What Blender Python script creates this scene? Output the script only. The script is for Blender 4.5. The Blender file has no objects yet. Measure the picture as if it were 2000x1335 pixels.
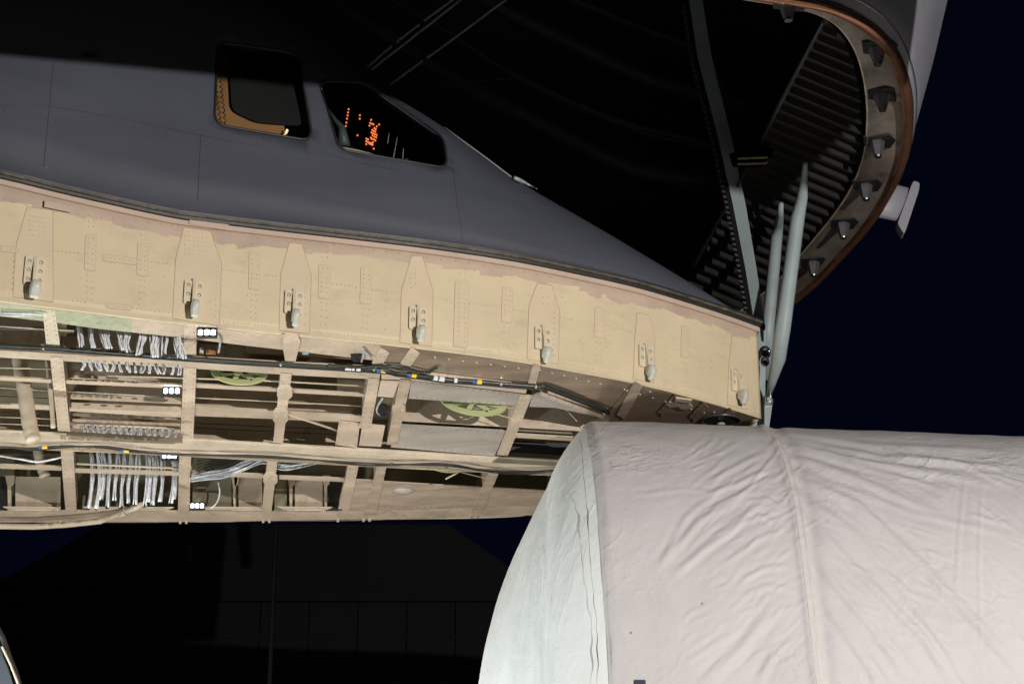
import bpy, bmesh, math, random
from mathutils import Vector, Matrix, noise
from mathutils.geometry import delaunay_2d_cdt
random.seed(7)
SC = bpy.context.scene
COL = SC.collection
# ---------------------------------------------------------------- camera, world, light, exposure
CZ = 1.7; PITCH = math.radians(20); F = 3889.0
cam = bpy.data.cameras.new('camera'); cam.lens = 70.0; cam.sensor_width = 36
cam.clip_start = 0.1; cam.clip_end = 2000
camo = bpy.data.objects.new('camera', cam); COL.objects.link(camo)
camo.location = (0, 0, CZ); camo.rotation_euler = (math.radians(90) + PITCH, 0, 0)
SC.camera = camo

w = bpy.data.worlds.new('World'); SC.world = w; w.use_nodes = True
nt = w.node_tree; bg = nt.nodes['Background']
tc = nt.nodes.new('ShaderNodeTexCoord'); sx = nt.nodes.new('ShaderNodeSeparateXYZ')
rp = nt.nodes.new('ShaderNodeValToRGB')
nt.links.new(tc.outputs['Generated'], sx.inputs[0]); nt.links.new(sx.outputs['Z'], rp.inputs[0])
rp.color_ramp.elements[0].position = 0.0; rp.color_ramp.elements[0].color = (.0006, .0014, .0058, 1)
rp.color_ramp.elements[1].position = 0.8; rp.color_ramp.elements[1].color = (.0006, .0010, .0046, 1)
nt.links.new(rp.outputs[0], bg.inputs[0]); bg.inputs[1].default_value = 1.0

H_ = CZ + 6
LAMP = Vector((8.0, 0.0, CZ + 3.0))
def light(name, kind, loc, target, energy, color, **kw):
    d = bpy.data.lights.new(name, kind); d.energy = energy; d.color = color
    for k, v in kw.items(): setattr(d, k, v)
    o = bpy.data.objects.new(name, d); COL.objects.link(o); o.location = loc
    o.rotation_euler = (Vector(target) - Vector(loc)).to_track_quat('-Z', 'Y').to_euler()
    return o
light('floodlight_lamp', 'SPOT', LAMP, (-0.5, 18, CZ + 4.6), 14300, (1.0, .94, .885), spot_size=math.radians(120), spot_blend=.3, shadow_soft_size=.04)
light('cargo_bay_lamp', 'AREA', (-6.5, 16.4, CZ + 1.0), (0.4, 18.0, CZ + 4.6), 430, (.92, 1.0, .97), size=.8)
light('deck_bounce_fill', 'AREA', (-3.6, 19.6, .4), (-3.0, 19.4, H_ + 0), 360, (1.0, .93, .86), size=1.2)  # added fill standing in for light bounced up onto the deck underside
SC.view_settings.view_transform = 'Standard'; SC.view_settings.look = 'None'
SC.view_settings.exposure = 0.0; SC.view_settings.gamma = 1.0; SC.view_settings.use_curve_mapping = False

# ---------------------------------------------------------------- projection helpers (photo pixels, 2000 wide)
CT, ST = math.cos(PITCH), math.sin(PITCH)
CAMP = Vector((0, 0, CZ))
def ray(x, y):
    u = (x - 1000) / F; v = (667.5 - y) / F
    return Vector((u, CT - v * ST, ST + v * CT))
def PZ(x, y, z):
    d = ray(x, y); return CAMP + d * ((z - CZ) / d.z)
def PY(x, y, Y):
    d = ray(x, y); return CAMP + d * (Y / d.y)
def PV(x, y, A, B):
    """ray against the vertical plane through ground points A, B"""
    n = Vector((B.y - A.y, -(B.x - A.x), 0)); d = ray(x, y)
    return CAMP + d * ((A - CAMP).dot(n) / d.dot(n))
def proj(p):
    q = p - CAMP; dep = q.y * CT + q.z * ST; up = -q.y * ST + q.z * CT
    return 1000 + F * q.x / dep, 667.5 - F * up / dep
H = CZ + 6.0; HT = CZ + 6.95

def lerp(a, b, t): return a + (b - a) * t
def interp(pts, x):
    if x <= pts[0][0]: return pts[0][1]
    for a, b in zip(pts, pts[1:]):
        if x <= b[0]: return lerp(a[1], b[1], (x - a[0]) / (b[0] - a[0]))
    return pts[-1][1]
def catmull(P, n, closed=False):
    out = []; m = len(P)
    rng = range(m if closed else m - 1)
    for i in rng:
        p0 = P[(i - 1) % m] if closed or i > 0 else P[0] * 2 - P[1]
        p1 = P[i]; p2 = P[(i + 1) % m]
        p3 = P[(i + 2) % m] if closed or i + 2 < m else P[-1] * 2 - P[-2]
        for k in range(n):
            t = k / n
            out.append(.5 * ((2 * p1) + (p2 - p0) * t + (2 * p0 - 5 * p1 + 4 * p2 - p3) * t * t + (3 * p1 - p0 - 3 * p2 + p3) * t ** 3))
    if not closed: out.append(P[-1].copy())
    return out

# ---------------------------------------------------------------- materials
def mat(name, col, rough=.5, metal=0.0, var=.15, scale=3.0, bump=.0, bscale=40, grime=0.0, gcol=(.03, .025, .02), spec=.5, gscale=2.0, emit=None, estr=0, stretch=None):
    m = bpy.data.materials.new(name); m.use_nodes = True; N = m.node_tree; b = N.nodes['Principled BSDF']
    b.inputs['Roughness'].default_value = rough; b.inputs['Metallic'].default_value = metal
    b.inputs['Specular IOR Level'].default_value = spec
    t = N.nodes.new('ShaderNodeTexCoord'); src = t.outputs['Object']
    if stretch:
        mp = N.nodes.new('ShaderNodeMapping'); mp.inputs['Scale'].default_value = stretch
        N.links.new(src, mp.inputs[0]); src = mp.outputs[0]
    n1 = N.nodes.new('ShaderNodeTexNoise'); n1.inputs['Scale'].default_value = scale; n1.inputs['Detail'].default_value = 6
    N.links.new(src, n1.inputs['Vector'])
    r = N.nodes.new('ShaderNodeValToRGB')
    r.color_ramp.elements[0].position = .3; r.color_ramp.elements[1].position = .7
    r.color_ramp.elements[0].color = tuple(c * (1 - var) for c in col) + (1,)
    r.color_ramp.elements[1].color = tuple(min(1, c * (1 + var)) for c in col) + (1,)
    N.links.new(n1.outputs['Fac'], r.inputs[0]); out = r.outputs[0]
    if grime:
        n2 = N.nodes.new('ShaderNodeTexNoise'); n2.inputs['Scale'].default_value = gscale; n2.inputs['Detail'].default_value = 10; n2.inputs['Roughness'].default_value = .7
        N.links.new(src, n2.inputs['Vector'])
        r2 = N.nodes.new('ShaderNodeValToRGB'); r2.color_ramp.elements[0].position = .5; r2.color_ramp.elements[1].position = .75
        r2.color_ramp.elements[0].color = (0, 0, 0, 1); r2.color_ramp.elements[1].color = (grime,) * 3 + (1,)
        N.links.new(n2.outputs['Fac'], r2.inputs[0])
        mx = N.nodes.new('ShaderNodeMixRGB'); mx.inputs[2].default_value = gcol + (1,)
        N.links.new(r2.outputs[0], mx.inputs[0]); N.links.new(out, mx.inputs[1]); out = mx.outputs[0]
    N.links.new(out, b.inputs['Base Color'])
    rr = N.nodes.new('ShaderNodeMapRange'); rr.inputs[3].default_value = max(.05, rough - .1); rr.inputs[4].default_value = min(1, rough + .12)
    N.links.new(n1.outputs['Fac'], rr.inputs[0]); N.links.new(rr.outputs[0], b.inputs['Roughness'])
    if bump:
        n3 = N.nodes.new('ShaderNodeTexNoise'); n3.inputs['Scale'].default_value = bscale; n3.inputs['Detail'].default_value = 5
        N.links.new(t.outputs['Object'], n3.inputs['Vector'])
        bp = N.nodes.new('ShaderNodeBump'); bp.inputs['Strength'].default_value = bump; bp.inputs['Distance'].default_value = .01
        N.links.new(n3.outputs['Fac'], bp.inputs['Height']); N.links.new(bp.outputs[0], b.inputs['Normal'])
    if emit:
        b.inputs['Emission Color'].default_value = emit + (1,); b.inputs['Emission Strength'].default_value = estr
    return m
M = {}
M['tan'] = mat('tan_primer', (.48, .385, .29), .42, var=.24, scale=2.2, bump=.15, grime=.75, gcol=(.17, .13, .095), gscale=4.5)
M['tanlight'] = mat('light_tan_primer', (.52, .44, .335), .45, var=.14, scale=3, bump=.12, grime=.6, gcol=(.25, .2, .14), gscale=4)
M['tandirty'] = mat('stained_tan_primer', (.42, .33, .25), .38, var=.22, scale=1.5, bump=.15, grime=.65, gcol=(.12, .09, .06), gscale=2.2, stretch=(1, 3, 3))
M['green'] = mat('pale_green_primer', (.34, .35, .235), .5, var=.1, grime=.6, gcol=(.06, .05, .04), gscale=14)
M['olive'] = mat('olive_primer', (.17, .15, .095), .5, var=.15, grime=.3)
M['umber'] = mat('brown_panel_paint', (.23, .17, .12), .34, var=.3, scale=1.6, bump=.15, grime=.5, gcol=(.06, .045, .03), stretch=(1, 3, 3))
M['rivet'] = mat('rivet_paint', (.42, .345, .24), .4)
M['bead'] = mat('brown_sealant', (.30, .235, .16), .7)
M['pink'] = mat('pink_primer', (.50, .39, .31), .5, var=.06, grime=.4, gcol=(.3, .22, .18), gscale=6)
M['yel'] = mat('chromate_green_casting', (.34, .37, .17), .5, var=.1)
M['grey'] = mat('grey_aircraft_paint', (.060, .066, .084), .62, var=.14, scale=.9, bump=.05, bscale=90, grime=.6, gcol=(.048, .053, .068), gscale=1.7, spec=.25, stretch=(.7, 1, 2))
M['greylt'] = mat('light_grey_paint', (.20, .205, .23), .5, var=.12, scale=1.3, grime=.2, gcol=(.1, .1, .11))
M['rubber'] = mat('black_rubber', (.018, .017, .016), .5, var=.3, scale=20)
M['seal'] = mat('worn_seal_strip', (.07, .062, .05), .6, var=.5, scale=12, grime=.6, gcol=(.25, .2, .15), gscale=25)
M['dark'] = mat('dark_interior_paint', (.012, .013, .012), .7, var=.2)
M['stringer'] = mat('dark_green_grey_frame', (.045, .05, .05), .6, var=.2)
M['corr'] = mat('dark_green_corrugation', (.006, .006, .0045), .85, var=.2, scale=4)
M['steel'] = mat('blue_grey_strut_paint', (.27, .33, .34), .28, var=.12, scale=4, grime=.35, gcol=(.14, .16, .16), gscale=8, spec=.7)
M['chrome'] = mat('bare_steel', (.55, .55, .53), .22, metal=1, var=.1)
M['copper'] = mat('copper_coloured_seal', (.52, .25, .15), .2, metal=.85, var=.15, scale=6, spec=1.0)
M['flange'] = mat('visor_flange_paint', (.15, .125, .105), .38, var=.3, scale=2, grime=1.0, gcol=(.012, .008, .006), gscale=2.6)
M['cup'] = mat('black_socket_metal', (.045, .045, .05), .3, var=.2, spec=.8)
M['wire'] = mat('white_wire_sleeve', (.62, .63, .66), .45, var=.25, scale=30)
M['wiregrey'] = mat('grey_wire_sleeve', (.36, .37, .40), .4, var=.3, scale=25)
M['hose'] = mat('dark_green_hose', (.025, .03, .022), .35, var=.25, scale=15)
M['black'] = mat('black_metal', (.012, .012, .013), .4)
M['yellowtape'] = mat('yellow_tape', (.75, .5, .03), .5)
M['bluetape'] = mat('blue_tape', (.03, .08, .25), .5)
M['navytape'] = mat('navy_patch', (.01, .012, .05), .6)
M['duct'] = mat('tan_duct_wrap', (.47, .39, .29), .6, var=.12, scale=8, bump=.25, bscale=30, grime=.3)
M['brown'] = mat('brown_cockpit_trim', (.28, .13, .05), .7, var=.1)
M['seat'] = mat('grey_seat_fabric', (.006, .006, .0065), .9, var=.2, scale=30, bump=.2)
M['tealhose'] = mat('grey_green_mask', (.05, .07, .07), .5)
M['concrete'] = mat('apron_concrete', (.30, .28, .25), .85, var=.1, scale=.4, bump=.1)
M['hangar'] = mat('dark_hangar_cladding', (.007, .007, .008), .7, var=.25, scale=.3)
M['hangar2'] = mat('dark_hangar_trim', (.007, .007, .008), .7, var=.25, scale=.3)
M['orange'] = mat('orange_lamp', (.8, .2, .05), .4, emit=(1.0, .22, .06), estr=1.5)
M['led'] = mat('white_led', (.9, .9, .9), .3, emit=(.72, .83, 1.0), estr=9)
M['warm'] = mat('warm_lamp', (.9, .7, .5), .4, emit=(1, .62, .36), estr=1.1)
def glass():
    m = bpy.data.materials.new('window_glass'); m.use_nodes = True; N = m.node_tree; N.nodes.clear()
    o = N.nodes.new('ShaderNodeOutputMaterial'); mx = N.nodes.new('ShaderNodeMixShader'); t = N.nodes.new('ShaderNodeBsdfTransparent')
    g = N.nodes.new('ShaderNodeBsdfGlossy'); g.inputs['Roughness'].default_value = .03; g.inputs['Color'].default_value = (.7, .75, .8, 1)
    t.inputs[0].default_value = (.86, .9, .88, 1)
    fr = N.nodes.new('ShaderNodeFresnel'); fr.inputs[0].default_value = 1.5
    N.links.new(fr.outputs[0], mx.inputs[0]); N.links.new(t.outputs[0], mx.inputs[1]); N.links.new(g.outputs[0], mx.inputs[2]); N.links.new(mx.outputs[0], o.inputs[0])
    return m
M['glass'] = glass()

def band_material():
    """cream paint with a pink primer zone along the top whose lower edge is ragged; UV v = 0..1 up the band, u in metres"""
    m = bpy.data.materials.new('cream_band_paint'); m.use_nodes = True; N = m.node_tree; b = N.nodes['Principled BSDF']
    uv = N.nodes.new('ShaderNodeUVMap'); sp = N.nodes.new('ShaderNodeSeparateXYZ'); N.links.new(uv.outputs[0], sp.inputs[0])
    def math_(op, a, c):
        n = N.nodes.new('ShaderNodeMath'); n.operation = op
        for i, q in enumerate((a, c)):
            if q is None: continue
            if isinstance(q, (int, float)): n.inputs[i].default_value = q
            else: N.links.new(q, n.inputs[i])
        return n.outputs[0]
    def noise_(scale, detail, rough=.5, w=1):
        cx = N.nodes.new('ShaderNodeCombineXYZ'); N.links.new(math_('MULTIPLY', sp.outputs[0], w), cx.inputs[0]); N.links.new(sp.outputs[1], cx.inputs[1])
        n = N.nodes.new('ShaderNodeTexNoise'); n.inputs['Scale'].default_value = scale; n.inputs['Detail'].default_value = detail; n.inputs['Roughness'].default_value = rough
        N.links.new(cx.outputs[0], n.inputs['Vector']); return n.outputs['Fac']
    vor = N.nodes.new('ShaderNodeTexVoronoi'); vor.distance = 'CHEBYCHEV'; vor.inputs['Scale'].default_value = 5.5
    cx = N.nodes.new('ShaderNodeCombineXYZ'); N.links.new(sp.outputs[0], cx.inputs[0]); N.links.new(math_('MULTIPLY', sp.outputs[1], .5), cx.inputs[1])
    N.links.new(cx.outputs[0], vor.inputs['Vector'])
    sc = N.nodes.new('ShaderNodeSeparateColor'); N.links.new(vor.outputs['Color'], sc.inputs[0])
    edge = math_('ADD', math_('MULTIPLY', noise_(2.2, 3), .22), math_('ADD', math_('MULTIPLY', sc.outputs[0], .06), .685))
    edge = math_('ADD', edge, math_('MULTIPLY', noise_(30, 3), .02))
    f = math_('MULTIPLY', math_('SUBTRACT', sp.outputs[1], edge), 120)
    cl = N.nodes.new('ShaderNodeClamp'); N.links.new(f, cl.inputs[0])
    r = N.nodes.new('ShaderNodeValToRGB'); r.color_ramp.elements[0].position = .3; r.color_ramp.elements[1].position = .7
    r.color_ramp.elements[0].color = (.555, .47, .315, 1); r.color_ramp.elements[1].color = (.64, .545, .365, 1)
    N.links.new(noise_(1.6, 8, .6), r.inputs[0])
    rpk = N.nodes.new('ShaderNodeValToRGB'); rpk.color_ramp.elements[0].color = (.42, .33, .265, 1); rpk.color_ramp.elements[1].color = (.52, .41, .32, 1)
    rpk.color_ramp.elements[0].position = .35; rpk.color_ramp.elements[1].position = .65
    N.links.new(noise_(2.0, 4), rpk.inputs[0])
    mx = N.nodes.new('ShaderNodeMixRGB'); N.links.new(cl.outputs[0], mx.inputs[0]); N.links.new(r.outputs[0], mx.inputs[1]); N.links.new(rpk.outputs[0], mx.inputs[2])
    # rubbed marks and small chips
    st = N.nodes.new('ShaderNodeValToRGB'); st.color_ramp.elements[0].position = .52; st.color_ramp.elements[1].position = .76
    st.color_ramp.elements[0].color = (0, 0, 0, 1); st.color_ramp.elements[1].color = (.5, .5, .5, 1)
    N.links.new(noise_(3.5, 12, .75, .6), st.inputs[0])
    mx2 = N.nodes.new('ShaderNodeMixRGB'); mx2.inputs[2].default_value = (.34, .29, .20, 1)
    N.links.new(st.outputs[0], mx2.inputs[0]); N.links.new(mx.outputs[0], mx2.inputs[1])
    ch = N.nodes.new('ShaderNodeValToRGB'); ch.color_ramp.elements[0].position = .745; ch.color_ramp.elements[1].position = .76
    ch.color_ramp.elements[0].color = (0, 0, 0, 1); ch.color_ramp.elements[1].color = (.8, .8, .8, 1)
    N.links.new(noise_(22, 3, .5), ch.inputs[0])
    mx3 = N.nodes.new('ShaderNodeMixRGB'); mx3.inputs[2].default_value = (.05, .045, .035, 1)
    N.links.new(ch.outputs[0], mx3.inputs[0]); N.links.new(mx2.outputs[0], mx3.inputs[1])
    N.links.new(mx3.outputs[0], b.inputs['Base Color']); b.inputs['Roughness'].default_value = .5; b.inputs['Specular IOR Level'].default_value = .35
    bp = N.nodes.new('ShaderNodeBump'); bp.inputs['Strength'].default_value = .25; bp.inputs['Distance'].default_value = .01
    N.links.new(noise_(9, 6), bp.inputs['Height']); N.links.new(bp.outputs[0], b.inputs['Normal'])
    return m
M['band'] = band_material()

def fabric(name, col, trans, rough=.75, ridged=((1, 1, 1), (0, .6, .3))):
    m = mat(name, col, rough, var=.035, scale=2.0, bump=.0, grime=.18, gcol=tuple(c * .75 for c in col), gscale=1.3, spec=.3)
    N = m.node_tree; b = N.nodes['Principled BSDF']; t = [n for n in N.nodes if n.type == 'TEX_COORD'][0]
    a = N.nodes.new('ShaderNodeTexNoise'); a.inputs['Scale'].default_value = 5.5; a.inputs['Detail'].default_value = 7; a.inputs['Roughness'].default_value = .5; a.inputs['Distortion'].default_value = 1.2
    N.links.new(t.outputs['Object'], a.inputs['Vector'])
    def nz(scale, st, dist, rot):
        mp = N.nodes.new('ShaderNodeMapping'); mp.inputs['Scale'].default_value = st; mp.inputs['Rotation'].default_value = rot
        q = N.nodes.new('ShaderNodeTexNoise'); q.inputs['Scale'].default_value = scale; q.inputs['Detail'].default_value = 4; q.inputs['Distortion'].default_value = dist
        N.links.new(t.outputs['Object'], mp.inputs[0]); N.links.new(mp.outputs[0], q.inputs['Vector']); return q.outputs['Fac']
    def mth(op, a_, b_=None):
        n = N.nodes.new('ShaderNodeMath'); n.operation = op
        for i, q in enumerate((a_, b_)):
            if q is None: continue
            if isinstance(q, (int, float)): n.inputs[i].default_value = q
            else: N.links.new(q, n.inputs[i])
        return n.outputs[0]
    def ridge(f): return mth('POWER', mth('SUBTRACT', 1.0, mth('MULTIPLY', mth('ABSOLUTE', mth('SUBTRACT', f, .5)), 5.0)), 3.0)
    r1 = ridge(nz(1.7, ridged[0], .7, ridged[1])); r2 = ridge(nz(4.5, ridged[0], .4, ridged[1])); msk = mth('MULTIPLY', mth('MAXIMUM', mth('SUBTRACT', nz(.9, (1, 1, 1), 0, (0, 0, 0)), .42), 0.0), 4.0)
    hgt = mth('ADD', mth('MULTIPLY', a.outputs['Fac'], .35), mth('MULTIPLY', mth('ADD', mth('MULTIPLY', mth('MAXIMUM', r1, 0.0), .5), mth('MULTIPLY', mth('MAXIMUM', r2, 0.0), .25)), msk))
    bp = N.nodes.new('ShaderNodeBump'); bp.inputs['Strength'].default_value = .85; bp.inputs['Distance'].default_value = .022
    N.links.new(hgt, bp.inputs['Height']); N.links.new(bp.outputs[0], b.inputs['Normal'])
    return m
M['cloth'] = fabric('white_shroud_fabric', (.55, .535, .54), 0)
M['cloth2'] = fabric('translucent_end_sheet', (.80, .82, .82), 0, .45, ((1, 1.6, .35), (0, 0, 0)))
M['tapeseam'] = mat('seam_tape', (.56, .515, .47), .5, var=.1, scale=5)

# ---------------------------------------------------------------- mesh builder
class MB:
    def __init__(s): s.v = []; s.f = []; s.uv = None
    def add(s, vs, fs):
        o = len(s.v); s.v += [Vector(a) for a in vs]; s.f += [tuple(i + o for i in f) for f in fs]; return s
    def prism(s, pts, vec):
        n = len(pts); vec = Vector(vec); a = [Vector(p) for p in pts]
        return s.add(a + [p + vec for p in a], [tuple(range(n))[::-1], tuple(range(n, 2 * n))] + [(i, (i + 1) % n, n + (i + 1) % n, n + i) for i in range(n)])
    def box(s, c, sx, sy, sz, R=None):
        vs = []
        for a in (-1, 1):
            for b in (-1, 1):
                for d in (-1, 1):
                    q = Vector((a * sx / 2, b * sy / 2, d * sz / 2)); vs.append(Vector(c) + (R @ q if R else q))
        return s.add(vs, [(0, 1, 3, 2), (4, 6, 7, 5), (0, 4, 5, 1), (2, 3, 7, 6), (0, 2, 6, 4), (1, 5, 7, 3)])
    def tube(s, pts, r, n=8, caps=True):
        pts = [Vector(p) for p in pts]; m = len(pts); rs = r if isinstance(r, (list, tuple)) else [r] * m
        t0 = (pts[1] - pts[0]).normalized(); a = t0.orthogonal().normalized(); vs = []
        for i in range(m):
            t = (pts[min(i + 1, m - 1)] - pts[max(i - 1, 0)]).normalized()
            a = (a - t * a.dot(t)).normalized(); b = t.cross(a)
            for k in range(n):
                th = 2 * math.pi * k / n; vs.append(pts[i] + (a * math.cos(th) + b * math.sin(th)) * rs[i])
        fs = [(i * n + k, i * n + (k + 1) % n, (i + 1) * n + (k + 1) % n, (i + 1) * n + k) for i in range(m - 1) for k in range(n)]
        if caps: fs += [tuple(range(n))[::-1], tuple(range((m - 1) * n, m * n))]
        return s.add(vs, fs)
    def cyl(s, c, ax, r, h, n=12, r2=None):
        ax = Vector(ax).normalized(); return s.tube([Vector(c), Vector(c) + ax * h], [r, r if r2 is None else r2], n)
    def grid(s, rows, close=False):
        n = len(rows[0]); o = [p for r in rows for p in r]
        return s.add(o, [(i * n + k, i * n + k + 1, (i + 1) * n + k + 1, (i + 1) * n + k) for i in range(len(rows) - 1) for k in range(n - 1)])
def children_loc(parent):
    p = Vector((0, 0, 0))
    while parent is not None: p += parent.location; parent = parent.parent
    return p
def build(name, mb, m, parent=None, smooth=False, label=None, kind=None, bevel=0, origin=None):
    """links ONE mesh object; its origin is put at the centre of its own geometry"""
    o_ = origin if origin is not None else sum(mb.v, Vector()) / len(mb.v)
    me = bpy.data.meshes.new(name); me.from_pydata([tuple(v - o_) for v in mb.v], [], mb.f); me.update()
    bm = bmesh.new(); bm.from_mesh(me); bmesh.ops.recalc_face_normals(bm, faces=bm.faces); bm.to_mesh(me); bm.free()
    me.materials.append(m)
    if smooth: 
        for p in me.polygons: p.use_smooth = True
    o = bpy.data.objects.new(name, me); COL.objects.link(o)
    if parent is not None: o.parent = parent
    o.location = o_ - children_loc(parent)
    if bevel:
        b = o.modifiers.new('bevel', 'BEVEL'); b.width = bevel; b.segments = 2; b.limit_method = 'ANGLE'
    if label: o['label'] = label
    if kind: o['kind'] = kind
    return o
def thing(name, loc, label, cat, group=None):
    o = bpy.data.objects.new(name, None); COL.objects.link(o); o.location = loc; o['label'] = label; o['category'] = cat
    if group: o['group'] = group
    return o
def inpoly(x, y, P):
    c = False; j = len(P) - 1
    for i in range(len(P)):
        if (P[i][1] > y) != (P[j][1] > y) and x < (P[j][0] - P[i][0]) * (y - P[i][1]) / (P[j][1] - P[i][1]) + P[i][0]: c = not c
        j = i
    return c
def cdt(outer, holes, grid):
    vs = []; es = []
    for loop in [outer] + holes:
        o = len(vs); vs += [Vector(p[:2]) for p in loop]; es += [(o + i, o + (i + 1) % len(loop)) for i in range(len(loop))]
    for g in grid:
        if inpoly(g[0], g[1], outer) and not any(inpoly(g[0], g[1], h) for h in holes): vs.append(Vector(g))
    r = delaunay_2d_cdt(vs, es, [], 0, 1e-6)
    fs = []
    for f in r[2]:
        cx = sum(r[0][i][0] for i in f) / len(f); cy = sum(r[0][i][1] for i in f) / len(f)
        if inpoly(cx, cy, outer) and not any(inpoly(cx, cy, h) for h in holes): fs.append(tuple(f))
    return r[0], fs
def ellipse(cx, cy, a, b, n=12): return [(cx + a * math.cos(2 * math.pi * i / n), cy + b * math.sin(2 * math.pi * i / n)) for i in range(n)]
def rounded(poly, r, n=4):
    out = []; m = len(poly)
    for i in range(m):
        p0 = Vector(poly[i - 1][:2]); p = Vector(poly[i][:2]); p2 = Vector(poly[(i + 1) % m][:2])
        a = (p0 - p); b = (p2 - p); ra = min(r, a.length * .45); rb = min(r, b.length * .45); a = p + a.normalized() * ra; b = p + b.normalized() * rb
        for k in range(n + 1):
            t = k / n; q = a * (1 - t) ** 2 + p * 2 * t * (1 - t) + b * t * t; out.append((q.x, q.y))
    return out

# ================================================================= THE SETTING
g = MB(); g.add([(-600, -600, 0), (600, -600, 0), (600, 900, 0), (-600, 900, 0)], [(0, 1, 2, 3)])
build('ground', g, M['concrete'], kind='structure')
# unseen bar added out of view, its edge shaped to shade the upper fuselage
blk = MB(); blk.prism([Vector((x, 8, CZ + z)) for x, z in [(-14, 6.2), (1.55, 5.764), (3.75, 5.705), (4.0, 5.64), (5.66, 5.314), (5.75, 5.3), (5.75, 7.2), (-14, 8.4)]], (0, .1, 0))
build('added_beam_blocker', blk, M['hangar'], kind='structure')

# ================================================================= CARGO AIRCRAFT
AC = thing('cargo_aircraft', (-4, 19, 0), 'huge grey cargo aircraft with raised nose visor and tan exposed nose frame under the cockpit', 'aircraft')

# ---- plan curve of the nose frame
bot_px = [(-330, 556), (-160, 571), (0, 588), (85, 599), (200, 613), (350, 631), (500, 647), (700, 667), (850, 683), (1000, 703), (1125, 725), (1250, 750), (1375, 783), (1440, 802), (1487, 817)]
near = [PZ(x, y, H) for x, y in bot_px]
NEAR = catmull(near, 10)
tip = NEAR[-1]
def bandpoint(x, y, off=0.0):
    """photo pixel -> point on the vertical nose band, pushed out by off"""
    d = ray(x, y); best = None
    for i in range(len(NEAR) - 1):
        A, B = NEAR[i], NEAR[i + 1]
        n = Vector((B.y - A.y, -(B.x - A.x), 0)).normalized()
        t = (A - CAMP).dot(n) / d.dot(n); p = CAMP + d * t
        s = (p - A).dot((B - A)) / (B - A).length_squared
        if -0.02 <= s <= 1.02: best = (p, n); break
        if i == len(NEAR) - 2 and s > 1: best = (p, n)
    p, n = best
    if n.y > 0: n = -n
    return p + n * off, n
# band wall
top_z = lambda x: HT + (0.09 * max(0, (-2.9 - x)) ** 1.2 if x < -2.9 else 0)
rows = []; uvs = []; L = 0
for i, p in enumerate(NEAR):
    if i: L += (p - NEAR[i - 1]).length
    rows.append([Vector((p.x, p.y, lerp(H, top_z(p.x), k / 10))) for k in range(11)]); uvs.append([(L, k / 10) for k in range(11)])
mb = MB(); mb.grid(rows)
band = build('nose_frame_band', mb, M['band'], AC, smooth=True, label='cream painted nose frame band with ragged pink primer along its top')
uvl = band.data.uv_layers.new(name='UVMap'); flat = [u for r in uvs for u in r]
for li, lp in enumerate(band.data.loops): uvl.data[li].uv = flat[lp.vertex_index]
sm = band.modifiers.new('thick', 'SOLIDIFY'); sm.thickness = .03; sm.offset = -1 if band.data.polygons[0].normal.y < 0 else 1

# front return of the band at the tip and the far side
far = [Vector((tip.x - .02, tip.y + .05, H)), Vector((tip.x - .25, tip.y + .9, H)), Vector((tip.x - .8, tip.y + 1.9, H)), Vector((tip.x - 1.8, tip.y + 3.0, H)), PZ(1020, 1008, H), PZ(700, 1015, H), PZ(350, 1020, H), PZ(0, 1020, H), PZ(-300, 1022, H)]
FAR = catmull(far, 8)
mb = MB(); mb.grid([[p, p + Vector((0, 0, .5)), p + Vector((0, 0, .95))] for p in FAR])
fb = build('nose_frame_band', mb, M['tan'], AC, smooth=True); fb.modifiers.new('thick', 'SOLIDIFY').thickness = .03

# ledge strips along the top: pink ledge, worn seal layers
def along(fn, curve, name, m, label=None, kind=None):
    mb = MB(); n = len(curve); R = []
    for i, p in enumerate(curve):
        t = (curve[min(i + 1, n - 1)] - curve[max(i - 1, 0)]).normalized(); nn = Vector((t.y, -t.x, 0)); nn = -nn if nn.y > 0 else nn
        R.append([p + nn * o + Vector((0, 0, zz - p.z)) for o, zz in fn(p.x)])
    R2 = [r + [r[0]] for r in R]; mb.grid(R2); k = len(R[0]); mb.f.append(tuple(range(k))); mb.f.append(tuple((len(R) - 1) * (k + 1) + i for i in range(k)))
    return build(name, mb, m, AC, label=label, kind=kind)
along(lambda x: [(-.02, top_z(x) - .045), (.028, top_z(x) - .045), (.028, top_z(x)), (-.02, top_z(x))], NEAR, 'ledge_strip', M['pink'], 'pink primed ledge along the top of the band')
along(lambda x: [(-.02, top_z(x) + .002), (.055, top_z(x) + .004), (.06, top_z(x) + .026), (-.02, top_z(x) + .022)], NEAR, 'seal_strip', M['rubber'])
along(lambda x: [(-.02, top_z(x) + .026), (.075, top_z(x) + .03), (.085, top_z(x) + .045), (-.02, top_z(x) + .05)], NEAR, 'seal_strip', M['seal'])
along(lambda x: [(-.02, top_z(x) + .052), (.07, top_z(x) + .05), (.075, top_z(x) + .07), (-.02, top_z(x) + .078)], NEAR, 'seal_strip', M['rubber'])
for q in [(85, 401, 138, 412), (368, 434, 445, 447)]:
    (a, n1), (b, n2) = bandpoint(q[0], q[1], .03), bandpoint(q[2], q[3], .03)
    mb = MB(); mb.prism([a + Vector((0, 0, -.03)), b + Vector((0, 0, -.03)), b + Vector((0, 0, .032)), a + Vector((0, 0, .032))], -n1 * -.012)
    build('cover_plate', mb, M['pink'], AC, bevel=.004, label='shiny pale pink cover plate on the ledge')

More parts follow.
